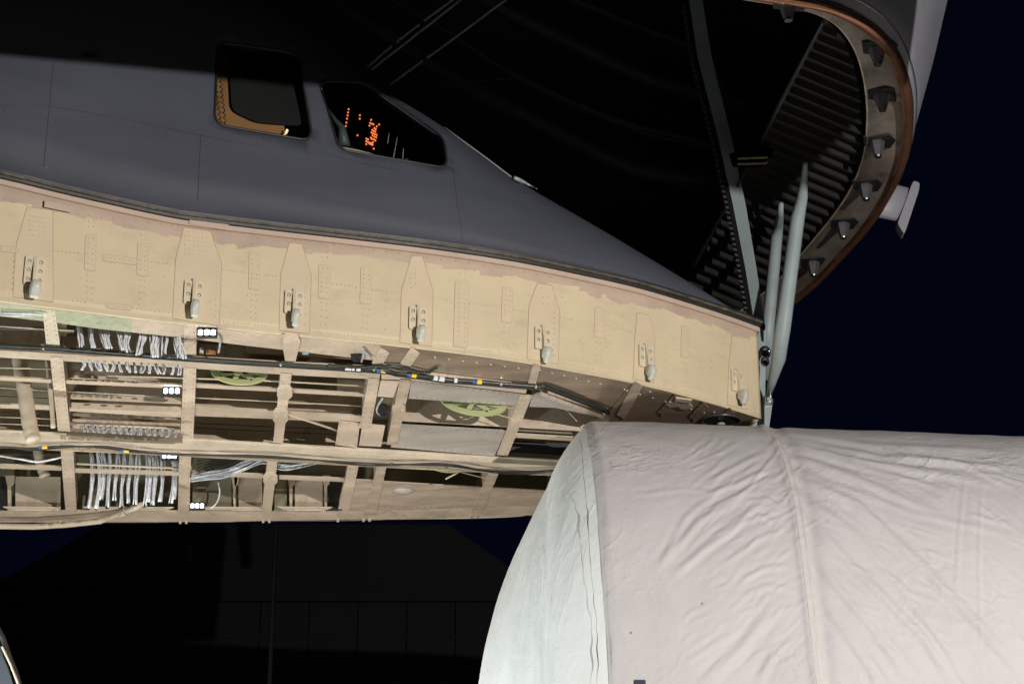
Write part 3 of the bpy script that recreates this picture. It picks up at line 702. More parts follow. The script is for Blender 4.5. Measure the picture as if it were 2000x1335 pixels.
# little hanging studs below the far beam under each cross member
for x in (108, 118, 145, 352, 364, 514, 526, 660, 710, 722, 920, 932):
    mb = MB(); p = PZ(x, interp(b4b, x) - 2, H); mb.cyl(p + Vector((0, 0, .01)), (0, 0, -1), .016, .035, 6); build('stud', mb, TM, AC)

# closed panels on the right half
plate('belly_panel', [(742, 673), (850, 686), (1000, 706), (1046, 714), (1030, 752), (880, 738), (830, 727), (742, 706)], M['umber'], .0, .012, label='brown panel under the band, left of the bolted strap')
plate('belly_panel', [(1049, 714.5), (1125, 728), (1232, 750), (1186, 802), (1130, 785), (1090, 764), (1033, 753)], M['umber'], .0, .012)
plate('belly_panel', [(1235, 750.5), (1375, 786), (1478, 817), (1380, 838), (1190, 838), (1190, 803)], M['umber'], .0, .012, label='dark brown panel at the nose tip')
M['bare'] = mat('scuffed_silver_paint', (.36, .32, .28), .3, var=.18, scale=1.5, grime=.5, gcol=(.15, .12, .09), stretch=(1, 3, 3))
plate('belly_panel', [(745, 708), (830, 730), (880, 741), (1030, 755), (1027, 768), (900, 753), (800, 742), (745, 740)], M['pink'], .006, .01)
plate('belly_panel', [(803, 743), (1018, 769), (1008, 792), (798, 778)], M['bare'], .002, .012, label='wide plain panel left of the slanted strap')
plate('belly_panel', [(1040, 771), (1062, 765), (1090, 766), (1190, 806), (1180, 816), (1085, 796), (1034, 794)], M['bare'], .002, .012)
plate('belly_panel', [(744, 742), (780, 744), (768, 776), (737, 774)], M['pink'], .002, .012)
plate('belly_panel', [(776, 829), (988, 841), (966, 890), (763, 873)], M['bare'], .002, .012, label='large smooth panel between two slanted straps')
plate('belly_panel', [(662, 823), (703, 827), (697, 874), (655, 868)], M['tan'], .002, .012, label='small riveted square panel')
plate('belly_panel', [(708, 828), (752, 832), (744, 872), (701, 870)], M['tan'], .002, .012)
plate('belly_panel', [(684, 936), (738, 938), (722, 998), (666, 1000)], M['tandirty'], .002, .012)
plate('belly_panel', [(748, 940), (944, 952), (922, 994), (733, 996)], M['tandirty'], .002, .012, label='stained panel with a round dimple near the far edge')
plate('belly_panel', [(960, 952), (1130, 962), (1120, 988), (938, 994)], M['tandirty'], .002, .012)
mb = MB(); c = PZ(788, 958, H - .002); R_ = []
for r_, z_ in [(0.0, -.035), (.06, -.03), (.1, -.012), (.115, 0)]:
    R_.append([c + Vector((math.cos(a * math.pi / 10) * r_ * 1.05, math.sin(a * math.pi / 10) * r_, z_)) for a in range(21)])
mb.grid(R_); build('blister', mb, M['bare'], AC, smooth=True)
# recess behind (rear webs on the right)
def vpanel(name, A, B, x0, x1, z0, z1, m, label=None):
    a = PV(x0, interp([(A[0], A[1]), (B[0], B[1])], x0), PZ(*A, H), PZ(*B, H)); b = PV(x1, interp([(A[0], A[1]), (B[0], B[1])], x1), PZ(*A, H), PZ(*B, H))
    a.z = H + z0; b.z = H + z0; mb = MB(); mb.prism([a, b, b + Vector((0, 0, z1 - z0)), a + Vector((0, 0, z1 - z0))], (0, .015, 0)); return build(name, mb, m, AC, label=label)
vpanel('bulkhead_panel', (770, 826), (1200, 850), 772, 1160, .03, .5, M['tan'])
vpanel('bulkhead_panel', (375, 830), (700, 840), 380, 655, .10, .6, M['olive'])
vpanel('opening_shade', (985, 886), (1130, 894), 994, 1118, .016, .155, M['black'])  # black sheet stands in for the darkness inside the opening
vpanel('recess_panel', (1005, 846), (1130, 853), 1006, 1118, .03, .34, M['olive'])
plate('deck_bar', [(1005, 848), (1120, 855), (1118, 861), (1003, 854)], TM, .0, .02)

# bolted angle strips and straps on the right panels
def strap(P, w_, m=M['tandirty'], dz=-.012, rv=11, name='bolted_strap', th=.01):
    (x0, y0), (x1, y1) = P; dx, dy = x1 - x0, y1 - y0; Ln = math.hypot(dx, dy); nx, ny = -dy / Ln * w_ / 2, dx / Ln * w_ / 2
    o = plate(name, [(x0 - nx, y0 - ny), (x1 - nx, y1 - ny), (x1 + nx, y1 + ny), (x0 + nx, y0 + ny)], m, dz, th, bevel=.002)
    if rv:
        for s_ in (-.6, .6): deck_rivets((x0 + nx * s_, y0 + ny * s_), (x1 + nx * s_, y1 + ny * s_), rv, dz - .001, .006)
    return o
strap(((1049, 713), (1038, 752)), 15); strap(((1248, 750), (1212, 814)), 18); strap(((1322, 775), (1290, 808)), 14, M['umber'])
strap(((1378, 790), (1352, 818)), 16, M['umber']); strap(((1430, 802), (1408, 820)), 14, M['umber'])
strap(((1070, 764), (1186, 803)), 8, M['pink'], -.02, 16); strap(((1056, 768), (1180, 815)), 7, M['pink'], -.02, 16, th=.03)
strap(((752, 684), (735, 714)), 20, TM); strap(((812, 684), (790, 715)), 20, TM)
strap(((820, 728), (1000, 750)), 5, M['pink'], -.014, 18)
# long bolt rows
for P in [[(850, 697), (1040, 722)], [(1055, 722), (1220, 760)], [(1225, 762), (1375, 805)], [(870, 736), (1030, 750)], [(1270, 764), (1420, 812)]]: deck_rivets(P[0], P[1], 24, -.002, .011)
for P in [[(776, 832), (985, 845)], [(765, 870), (960, 886)], [(664, 826), (700, 830)], [(659, 866), (695, 870)], [(664, 828), (658, 866)], [(699, 830), (695, 868)], [(712, 832), (706, 868)], [(750, 943), (940, 955)], [(738, 990), (920, 990)], [(690, 940), (672, 996)], [(960, 955), (1060, 961)], [(808, 746), (1016, 771)], [(800, 775), (1005, 790)]]: deck_rivets(P[0], P[1], 13, -.0005, .0065)
# octagonal hatch fittings near the nose
plate('hatch_bracket', [(1320, 778), (1352, 782), (1350, 788), (1318, 784)], M['tan'], -.03, .02)
for cx, cy in [(1314, 790), (1338, 794)]:
    plate('hatch_plate', [(cx + 15 * math.cos(a * math.pi / 3) , cy + 6 * math.sin(a * math.pi / 3)) for a in range(6)], M['bare'], -.02, .015, bevel=.003)
# round vent near the tip
for r_, m_k, z_, nm in [(.19, 'black', -.012, 'round_vent'), (.04, 'steel', -.05, 'vent_hub')]:
    mb = MB(); mb.cyl(PZ(1408, 821, H) + Vector((0, 0, z_)), (0, 0, 1), r_, .02, 28); build(nm, mb, M[m_k], AC)
mb = MB(); c = PZ(1408, 821, H - .015); mb.tube([c + Vector((math.cos(a * math.pi / 16) * .19, math.sin(a * math.pi / 16) * .19, 0)) for a in range(33)], .012, 6); build('vent_ring', mb, M['cup'], AC, smooth=True)

# pulley quadrants in chromate green
def quadrant(cx, cy, rx, ry, a0, a1, Yp, name='cable_quadrant', rot=.06):
    mb = MB()
    def Q(x, y): return PY(x, y, Yp)
    out = [(cx + rx * math.cos(lerp(a0, a1, k / 20)), cy + ry * math.sin(lerp(a0, a1, k / 20)) + (rx * math.cos(lerp(a0, a1, k / 20))) * rot) for k in range(21)]
    inn = [(cx + rx * .80 * math.cos(lerp(a0, a1, k / 20)), cy + ry * .68 * math.sin(lerp(a0, a1, k / 20)) + (rx * .80 * math.cos(lerp(a0, a1, k / 20))) * rot) for k in range(21)]
    for k in range(20): mb.prism([Q(*out[k]), Q(*out[k + 1]), Q(*inn[k + 1]), Q(*inn[k])], (0, .05, 0))
    for k in (1, 6, 11, 16, 19):
        a, b = Vector(inn[k]), Vector((cx, cy)); d = (b - a).normalized(); nn = Vector((-d.y, d.x)) * 4.6
        mb.prism([Q(*(a + nn)), Q(*(b + nn)), Q(*(b - nn)), Q(*(a - nn))], (0, .03, .0))
    mb.cyl(Q(cx, cy), (0, -1, 0), .045, .03, 12)
    return build(name, mb, M['yel'], AC)
quadrant(466, 724, 56, 25, math.radians(-5), math.radians(185), PZ(470, 745, H).y + .0)
quadrant(925, 782, 66, 27, math.radians(5), math.radians(178), PZ(900, 800, H).y - .1, rot=.12)
quadrant(870, 902, 42, 18, math.radians(0), math.radians(180), PZ(870, 925, H).y - .1, rot=.1)
for a, b, w_ in [((910, 818), (945, 802), 4), ((945, 802), (1005, 818), 2), ((925, 795), (1008, 792), 9), ((870, 935), (895, 922), 4), ((895, 920), (950, 934), 2)]:
    mb = MB(); Yq = PZ(900, 812 if a[1] < 880 else 926, H).y - .05; mb.tube([PY(a[0], a[1], Yq), PY(b[0], b[1], Yq)], w_ / 2 / 215, 6); build('push_rod', mb, M['duct'], AC)

# long thin rods and cables (horizontal)
for pts, r_, dz in [([(210, 733), (545, 744), (715, 754)], .008, .03), ([(375, 776), (545, 784), (715, 793)], .006, .05), ([(0, 718), (100, 720)], .007, .06), ([(130, 764), (354, 776)], .006, .05), ([(0, 757), (100, 763)], .005, .05),
                   ([(0, 814), (112, 818)], .005, .05), ([(0, 827), (115, 831)], .005, .06), ([(150, 828), (352, 836)], .012, .05), ([(150, 838), (352, 846)], .008, .05), ([(150, 905), (350, 914)], .012, .02), ([(140, 772), (352, 785)], .01, .06),
                   ([(380, 826), (650, 838)], .004, .25), ([(380, 835), (655, 848)], .004, .25), ([(380, 843), (655, 857)], .004, .25), ([(380, 851), (655, 865)], .004, .25), ([(545, 803), (690, 850)], .013, .02),
                   ([(0, 773), (102, 778)], .004, .05), ([(0, 804), (110, 808)], .004, .05), ([(0, 637), (145, 646)], .007, .03)]:
    mb = MB(); mb.tube([PZ(x, y, H + dz) for x, y in pts], r_, 6); build('control_cable', mb, M['duct'] if r_ > .0045 else M['black'], AC, smooth=True)

# perforated equipment shelves in the wiring bay
def vsheet(name, outer_px, holes_px, Yp, m, th=.02):
    vs, fs = cdt(outer_px, holes_px, []); mb = MB(); mb.add([PY(v[0], v[1], Yp) for v in vs], fs); o = build(name, mb, m, AC); s_ = o.modifiers.new('thick', 'SOLIDIFY'); s_.thickness = th; s_.offset = 0; return o
YB = PZ(240, 790, H).y
vsheet('perforated_shelf', [(136, 722), (352, 731), (352, 746), (136, 738)], [ellipse(x, 728.5 + (x - 170) * .06, 7, 2.6) for x in (170, 200, 233, 265, 296, 326)], YB - .5, M['pink'])
vsheet('perforated_shelf', [(138, 768), (354, 778), (354, 788), (138, 778)], [ellipse(x, 773.5 + (x - 170) * .055, 7, 2.4) for x in (170, 200, 231, 262, 290, 322)], YB - .1, M['tan'])
vsheet('perforated_shelf', [(140, 786), (354, 794), (354, 806), (140, 798)], [ellipse(x, 790 + (x - 170) * .05, 8, 2.0) for x in (170, 203, 232)], YB + .1, M['tan'])
for y in (806, 818, 830): vsheet('equipment_shelf', [(142, y), (352, y + 9), (352, y + 14), (142, y + 5)], [], YB + .5, M['tan'])
for Y_, x0, x1, y0, y1, m in [(YB + .9, 130, 356, 740, 850, 'umber'), (PZ(200, 690, H).y + .4, 130, 356, 628, 688, 'umber'), (PZ(450, 690, H).y + .5, 386, 552, 640, 704, 'olive'), (PZ(650, 700, H).y + .5, 580, 740, 668, 716, 'umber'), (PZ(60, 690, H).y + .6, -60, 96, 612, 680, 'umber')]:
    mb = MB(); mb.prism([PY(x0, y0, Y_), PY(x1, y0 + 16, Y_), PY(x1, y1 + 14, Y_), PY(x0, y1, Y_)], (0, .02, 0)); build('bay_back_panel', mb, M[m], AC)
# shelf row seen through the upper slot
vsheet('perforated_shelf', [(480, 672), (735, 696), (735, 702), (650, 699), (480, 690)], [[(x, 679 + (x - 500) * .085), (x + 5, 674 + (x - 500) * .085), (x + 11, 680 + (x - 500) * .085)] for x in (508, 526, 545, 605, 618, 636)], PZ(600, 706, H).y + .1, M['tandirty'])
# posts on the far web
for x, w_ in [(18, 8), (458, 7), (568, 7), (636, 7), (460, 3)]:
    Yw = PZ(x, 994, H).y - .06; mb = MB(); mb.prism([PY(x - w_ / 2, 935, Yw), PY(x + w_ / 2, 935, Yw), PY(x + w_ / 2 - 1, 992, Yw), PY(x - w_ / 2 + 1, 992, Yw)], (0, .05, 0)); build('web_post', mb, TM, AC, bevel=.003)
    mb = MB(); mb.prism([PY(x - w_, 928, Yw - .01), PY(x + w_ * 1.3, 928, Yw - .01), PY(x + w_ * 1.1, 944, Yw - .01), PY(x - w_ * .4, 952, Yw - .01)], (0, .02, 0)); build('web_bracket', mb, TM, AC)
for x0, x1, m in [(0, 14, 'black'), (30, 118, 'tan'), (376, 452, 'olive'), (466, 512, 'tandirty'), (536, 560, 'olive'), (576, 630, 'tan'), (642, 668, 'black')]:
    Yw = PZ(x0, 994, H).y - .03; mb = MB(); mb.prism([PY(x0, 930, Yw), PY(x1, 931, Yw), PY(x1, 996, Yw), PY(x0, 996, Yw)], (0, .01, 0)); build('web_panel', mb, M[m], AC)

# ducts on the left
for pts, r_, Yo in [([(30, 615), (38, 700), (48, 760), (58, 830), (66, 860)], .072, PZ(30, 760, H).y), ([(92, 700), (98, 760), (104, 835)], .022, PZ(30, 760, H).y), ([(72, 868), (80, 905), (88, 930)], .06, PZ(70, 950, H).y), ([(84, 800), (92, 850)], .05, PZ(70, 850, H).y + .2)]:
    P = catmull([PY(x, y, Yo) for x, y in pts], 8); mb = MB(); mb.tube(P, [r_ * (1 + .05 * math.sin(i * 1.7)) for i in range(len(P))], 14); build('air_duct', mb, M['duct'], AC, smooth=True)

# wire bundles
def bundle(pts, Yp, n=4, spread=2.4, r=.008, m='wire', clamp=True):
    mb = MB()
    for k in range(n):
        ox, oy = random.uniform(-spread, spread), random.uniform(-.04, .04); w1, w2 = random.uniform(-spread, spread) * .7, random.uniform(-spread, spread) * .7
        P = [PY(x + ox * (1 if i % 2 else .5) + (w1 if i == 1 else w2 if i == 2 else 0), y, Yp + oy) for i, (x, y) in enumerate(pts)]
        mb.tube(catmull(P, 4), r * random.uniform(.7, 1.2), 5)
    o = build('wire_bundle', mb, M[m], AC, smooth=True)
    if clamp:
        for e in (0, -1):
            mb = MB(); p = PY(pts[e][0], pts[e][1], Yp); mb.cyl(p - Vector((0, 0, .012)), (0, 0, 1), spread * 1.15 / 215, .022, 8); build('wire_clamp', mb, M['black'], o)
    return o
Yb = PZ(250, 655, H).y
for x in (158, 178, 198, 204, 232, 238, 248, 278, 283, 300, 306, 322, 345, 352):
    dx = random.uniform(-6, 10); y0 = 622 + (x - 150) * .13
    if x in (283, 278): dx = -14
    bundle([(x - 2, y0 - 2), (x + dx * .2, y0 + 18), (x + dx * .6, y0 + 36), (x + dx + 4, y0 + 50 + (x % 7))], Yb + .1, 9 if x not in (322, 345) else 4, 4.6, .0085)
for x in [160 + i * 14.5 for i in range(14)]:
    y0 = 702 + (x - 150) * .05; bundle([(x, y0), (x + 3, y0 + 9), (x + random.uniform(0, 8), y0 + 20)], Yb + .5, 4, 3.5, .007, clamp=False)
    if int(x) % 2: bundle([(x + 4, y0 + 34), (x + 5, y0 + 38), (x + 6, y0 + 41)], YB + .2, 3, 3.5, .006, clamp=False)
for x in [165 + i * 13.5 for i in range(14)]:
    y0 = 827 + (x - 150) * .06; bundle([(x, y0), (x + 2, y0 + 7), (x + random.uniform(-3, 6), y0 + 15)], YB + .45, 5, 4, .007, m='wiregrey', clamp=False)
Yf = PZ(250, 985, H).y - .9
for x, dx, l in [(175, 4, 118), (189, 6, 118), (200, 2, 100), (214, -2, 114), (229, -5, 100), (243, -6, 112), (257, -6, 104), (270, -5, 106), (285, 2, 108), (294, -2, 100), (303, -2, 105), (316, 0, 98), (336, 4, 100), (341, 3, 92)]:
    y0 = 874 + (x - 170) * .05; bundle([(x, y0), (x + dx * .6 + 3, y0 + l * .3), (x + dx, y0 + l * .65), (x + dx * .4 - 4, y0 + l)], Yf, 8, 3.6, .009)
# rows of loose grey looms sweeping across the third bay
for k in range(16):
    o = random.uniform(-8, 8)
    P = [(372, 934 + o * .9), (400, 930 + o * .9), (440, 925 + o), (480, 908 + o * 1.1), (515, 896 + o), (550, 910 + o * .8), (590, 906 + o * .5), (650, 895 + o * .15)]
    mb = MB(); Yq = PZ(450, 935, H).y - .3; mb.tube(catmull([PY(x, y + random.uniform(-1.5, 1.5), Yq + random.uniform(-.05, .05)) for x, y in P], 5), .0085, 5); build('wire_loom', mb, M['wiregrey' if k % 3 else 'wire'], AC, smooth=True)
for k in range(5):
    P = [(385, 900 + k * 6), (430, 893 + k * 5), (480, 882 + k * 3), (520, 888 + k * 2)]
    mb = MB(); Yq = PZ(450, 935, H).y - .4; mb.tube(catmull([PY(x, y, Yq) for x, y in P], 5), .008, 5); build('wire_loom', mb, M['hose'], AC, smooth=True)
mb = MB(); mb.tube(catmull([PY(x, y, PZ(430, 990, H).y - .3) for x, y in [(426, 940), (429, 960), (424, 980), (412, 992)]], 6), .009, 6); build('wire_loom', mb, M['wire'], AC, smooth=True)
mb = MB(); mb.tube(catmull([PY(x, y, PZ(60, 915, H).y - .3) for x, y in [(-20, 886), (40, 896), (75, 901), (120, 892), (145, 882)]], 6), .012, 6); build('wire_loom', mb, M['wire'], AC, smooth=True)

# hoses along the first and third beams, clamps and tapes
hz = -.03
h1 = [(-330, 650), (0, 674), (120, 680), (385, 700), (560, 711), (740, 722), (775, 728), (830, 735), (870, 741), (935, 745), (980, 749), (1045, 754), (1075, 757), (1190, 803)]
for o_, r_, m_k in [(0, .018, 'hose'), (5, .013, 'rubber')]:
    mb = MB(); mb.tube(catmull([PZ(x, y + o_, H + hz - o_ * .002) for x, y in h1], 5), r_, 8); build('hydraulic_hose', mb, M[m_k], AC, smooth=True)
h2 = [(640, 713), (700, 716), (745, 714), (785, 717), (830, 728), (845, 722), (852, 718)]
mb = MB(); mb.tube(catmull([PZ(x, y, H + hz) for x, y in h2], 5), .015, 8); build('hydraulic_hose', mb, M['hose'], AC, smooth=True)
h3 = [(-330, 852), (0, 872), (60, 875), (120, 871), (200, 874), (260, 882), (340, 886), (520, 893), (700, 903), (760, 906), (870, 909), (960, 920), (1030, 921), (1090, 917)]
for o_, r_ in [(0, .011), (4, .009)]:
    mb = MB(); mb.tube(catmull([PZ(x, y + o_ * math.sin(x * .02), H - .05) for x, y in h3], 5), r_, 8); build('hydraulic_hose', mb, M['rubber'], AC, smooth=True)
mb = MB(); mb.tube(catmull([PZ(x, y, H + .06) for x, y in [(-200, 628), (0, 640), (80, 642), (145, 648)]], 5), .017, 8); build('hydraulic_hose', mb, M['hose'], AC, smooth=True)
for pts in [[(0, 611), (50, 613), (90, 615)], [(0, 615), (66, 617)]]:
    mb = MB(); mb.tube([PZ(x, y, H - .03) for x, y in pts], .009, 6); build('white_conduit', mb, M['wire'], AC, smooth=True)
def band_on(curve, x, name, m, rad, ln, dz):
    y = interp(curve, x); a = PZ(x - ln / 2, interp(curve, x - ln / 2), H + dz); b = PZ(x + ln / 2, interp(curve, x + ln / 2), H + dz)
    mb = MB(); mb.tube([a, b], rad, 10); return build(name, mb, M[m], AC, smooth=False)
for x in (85, 355, 548, 730, 978, 1046): band_on(h1, x, 'hose_clamp', 'chrome', .024, 4, hz)
for x, l_ in [(680, 12), (690, 5), (700, 8), (850, 8), (862, 10), (890, 6)]: band_on(h1, x, 'hose_fitting', 'wire', .023, l_, hz)
for x in (748, 808, 936): band_on(h1, x, 'tape_band', 'yellowtape', .0225, 9, hz); band_on(h1, x - 9, 'tape_band', 'bluetape', .0225, 8, hz)
for x in (88, 246): band_on(h3, x, 'tape_band', 'yellowtape', .016, 10, -.05); band_on(h3, x - 9, 'tape_band', 'bluetape', .015, 7, -.05)
for x in (765, 872, 968): band_on(h3, x, 'hose_clamp', 'cup', .018, 5, -.05)
# small fittings: canister, dark tank, cable reel, hooks
mb = MB(); p = PY(597, 672, PZ(597, 690, H).y); mb.cyl(p, (0, 0, -1), .032, .09, 14); build('filter_canister', mb, M['steel'], AC)
mb = MB(); p = PY(412, 682, PZ(412, 700, H).y); mb.cyl(p, (0, 0, -1), .045, .045, 14); build('cable_reel', mb, M['brown'], AC)
mb = MB(); p = PY(394, 680, PZ(412, 700, H).y); mb.cyl(p, (0, 0, -1), .018, .05, 10); build('white_cap', mb, M['wire'], AC)
for c, r_ in [((695, 690), .05), ((748, 797), .05)]:
    mb = MB(); mb.cyl(PY(c[0], c[1], PZ(c[0], c[1], H).y + .0), (0, 1, 0), r_, .1, 16); build('round_fitting', mb, M['black'], AC)
for pts in [[(747, 778), (738, 792), (736, 803), (742, 810)], [(405, 650), (424, 654), (430, 666), (427, 688)], [(708, 680), (716, 690), (725, 700)], [(712, 684), (706, 706)]]:
    mb = MB(); mb.tube(catmull([PY(x, y, PZ(x, y, H).y - .05) for x, y in pts], 5), .010, 6); build('bonding_cable', mb, M['wiregrey'], AC, smooth=True)
for x0, y0, x1, y1 in [(376, 888, 372, 932)]:
    mb = MB(); mb.tube([PY(x0, y0, PZ(370, 940, H).y - .6), PY(x1, y1, PZ(370, 940, H).y - .6)], .01, 6); build('support_rod', mb, M['chrome'], AC)
M['rivd'] = mat('dirty_rivet', (.17, .125, .08), .5, var=.3, scale=20)
for lo, hi, mk in ((0, .0105, 'rivd'), (.0105, 1, 'tanlight')):
    mb = MB()
    for p, r in DR:
        if not lo <= r < hi: continue
        vs = [p + Vector((math.cos(k * math.pi / 3) * r, math.sin(k * math.pi / 3) * r, 0)) for k in range(6)] + [p + Vector((math.cos(k * math.pi / 3) * r * .55, math.sin(k * math.pi / 3) * r * .55, -r * .7)) for k in range(6)]
        mb.add(vs, [(k, (k + 1) % 6, 6 + (k + 1) % 6, 6 + k) for k in range(6)] + [(6, 7, 8, 9, 10, 11)])
    build('rivets', mb, M[mk], AC, kind='stuff')
# bent pipe slung below the far edge, lower left
P = [PZ(x, y, H - .12) for x, y in [(-200, 1024), (0, 1027), (65, 1028)]] + [PZ(130, 1024, H - .12), PZ(195, 1017, H - .11), PZ(240, 1000, H - .06), PZ(285, 982, H + .0)]
mb = MB(); mb.tube(P, .035, 10); pipe = build('bent_pipe', mb, M['duct'], AC, smooth=True, label='bent tan pipe slung along the far edge at lower left')
mb = MB(); mb.tube([PZ(234, 1003, H - .07), PZ(246, 998, H - .055)], .047, 10); build('pipe_coupling', mb, M['tan'], pipe)

# ---- lower fuselage corner at bottom left
P1 = [(-60, 1230), (-6, 1240), (4, 1275), (16, 1305), (28, 1345), (-60, 1345)]
mb = MB(); mb.prism([PY(x, y, 17.5) for x, y in P1], (0, .05, 0)); build('lower_fuselage_skin', mb, M['grey'], AC, label='grey corner of the lower fuselage at bottom left')
mb = MB(); mb.tube([PY(x, y, 17.47) for x, y in [(-6, 1225), (6, 1247), (18, 1283), (30, 1312), (40, 1345)]], .026, 8); build('door_seal', mb, M['rubber'], AC)
mb = MB(); mb.tube([PY(x, y, 17.45) for x, y in [(4, 1262), (20, 1295), (34, 1330), (40, 1350)]], .012, 6); build('seal_retainer', mb, M['tanlight'], AC)

# ================================================================= RAISED VISOR
ZV = CZ + 8.35; KV = .0
def PR(x, y, off=0):  # pixel onto the visor rim plane
    d = ray(x, y); k = (ZV + off - CZ) / d.z; return CAMP + d * k
rim_px = [(1180, -75), (1290, -52), (1400, -28), (1480, -10), (1560, 2), (1620, 15), (1670, 38), (1712, 68), (1742, 105), (1763, 155), (1773, 215), (1769, 285), (1752, 340), (1722, 398), (1685, 450), (1640, 500), (1595, 548), (1548, 588), (1490, 632), (1420, 676), (1340, 715)]
inn_px = [(1160, -50), (1280, -30), (1395, -12), (1470, 0), (1540, 12), (1592, 25), (1632, 46), (1660, 78), (1678, 115), (1690, 165), (1695, 225), (1690, 290), (1676, 338), (1652, 385), (1620, 430), (1582, 476), (1540, 525), (1498, 566), (1445, 608), (1380, 650), (1300, 690)]
RIM = catmull([PR(x, y) for x, y in rim_px], 6); INN = catmull([PR(x, y, .03) for x, y in inn_px], 6)
mb = MB(); mb.tube(RIM, .052, 12); build('visor_edge_seal', mb, M['copper'], AC, smooth=True, label='glossy copper coloured tube seal round the open visor edge')
mb = MB(); mb.grid([[a, a.lerp(b, .5) + Vector((0, 0, .05)), b] for a, b in zip(RIM, INN)])
fl = build('visor_flange', mb, M['flange'], AC, smooth=True, label='tan flange inside the visor edge, streaked with grease'); fl.modifiers.new('t', 'SOLIDIFY').thickness = .02
# greenish inner lip
mb = MB(); mb.tube(INN, .014, 6); build('visor_inner_lip', mb, M['tandirty'], AC, smooth=True)
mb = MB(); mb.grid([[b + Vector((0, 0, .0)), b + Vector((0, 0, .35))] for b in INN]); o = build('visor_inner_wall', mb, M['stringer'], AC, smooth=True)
n_ = len(RIM)
# sockets
def socket(x, y, s=1.0):
    p = PR(x, y + 8, -.0); Rm = Vector((0, 0, -1))
    mb = MB(); mb.tube([p + Vector((0, 0, .05)), p, p + Vector((0, 0, -.03)), p + Vector((0, 0, -.13))], [.085 * s, .085 * s, .078 * s, .045 * s], 6)
    o = build('visor_socket', mb, M['cup'], AC, label=None)
    mb = MB(); mb.tube([p + Vector((0, 0, -.131)), p + Vector((0, 0, -.150))], [.042 * s, .038 * s], 12); build('socket_tip', mb, M['chrome'], o)
    mb = MB(); mb.box(p + Vector((0, 0, .045)), .24 * s, .2 * s, .02); build('socket_base', mb, M['cup'], o)
    mb = MB(); mb.prism([p + Vector((a * s, b * s, .012)) for a, b in [(-.17, -.12), (.10, -.17), (.20, -.05), (.17, .16), (-.12, .10)]], (0, 0, .02)); build('socket_shade', mb, M['black'], o)  # flat black plate, paints the recess shade beside the socket cup
for x, y in [(1538, 2), (1713, 90), (1722, 180), (1713, 272), (1690, 357), (1646, 432), (1588, 507)]: socket(x, y, .88)
# outer skin of the visor rising from the rim
Dv = [Vector((.0, 0, 0)), Vector((.10, -.04, .3)), Vector((.32, -.06, 1.0)), Vector((.60, 0, 2.0)), Vector((.78, .3, 3.2))]
ctr = Vector((0, sum(p.y for p in RIM) / len(RIM), 0))
rows = []
for i, p in enumerate(RIM):
    o = Vector((p.x, p.y, p.z)); t = (RIM[min(i + 1, n_ - 1)] - RIM[max(i - 1, 0)]).normalized(); nn = Vector((-t.y, t.x, 0)); nn = nn if (p + nn - Vector((0, 18, 0))).length > (p - nn - Vector((0, 18, 0))).length else -nn
    rows.append([o + nn * .045 + Vector((0, 0, .03)) + Vector((d.x * max(0, nn.x) * 1.0, 0, d.z)) for d in Dv])
mb = MB(); mb.grid(rows); vs_ = build('visor_skin', mb, M['greylt'], AC, smooth=True, label='grey outer skin of the raised nose visor'); vs_.modifiers.new('t', 'SOLIDIFY').thickness = .02
mb = MB(); mb.tube([r[0] + Vector((0, 0, -.01)) for r in rows], .012, 6); build('visor_skin_edge', mb, M['black'], AC, smooth=True)
mb = MB(); mb.tube([r[0].lerp(r[1], .35) + Vector((.01, -.01, 0)) for r in rows[30:]], .006, 5); build('visor_skin_bead', mb, M['chrome'], AC, smooth=True)
# dark inner shell: rises from the inner lip and closes overhead, carried back past the cockpit
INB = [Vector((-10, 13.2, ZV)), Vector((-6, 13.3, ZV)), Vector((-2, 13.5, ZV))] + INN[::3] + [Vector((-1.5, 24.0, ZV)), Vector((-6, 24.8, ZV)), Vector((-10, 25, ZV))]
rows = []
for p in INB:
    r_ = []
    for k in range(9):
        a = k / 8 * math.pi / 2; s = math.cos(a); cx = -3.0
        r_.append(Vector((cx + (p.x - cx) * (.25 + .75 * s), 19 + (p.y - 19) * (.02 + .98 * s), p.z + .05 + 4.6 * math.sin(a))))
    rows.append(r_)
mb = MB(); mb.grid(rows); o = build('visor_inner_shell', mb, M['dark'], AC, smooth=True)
# curved frames inside
for pts in [[(560, -40), (640, 0), (760, 75), (900, 165), (1040, 235), (1200, 318), (1330, 350), (1420, 352)], [(900, -30), (960, 10), (1100, 80), (1250, 150), (1400, 195), (1480, 215)], [(1060, -20), (1200, 40), (1350, 95), (1500, 120)], [(700, -30), (860, 60), (1000, 150), (1200, 240), (1400, 290)]]:
    big = pts[0][0] in (560, 900)
    P = catmull([PY(x, y, 20.6) for x, y in pts], 6); mb = MB(); wv = .085 if big else .02
    mb.grid([[p + Vector((0, 0, -wv)), p + Vector((0, 0, wv))] for p in P]); o = build('visor_frame', mb, M['stringer'], AC, smooth=True); o.modifiers.new('t', 'SOLIDIFY').thickness = .12
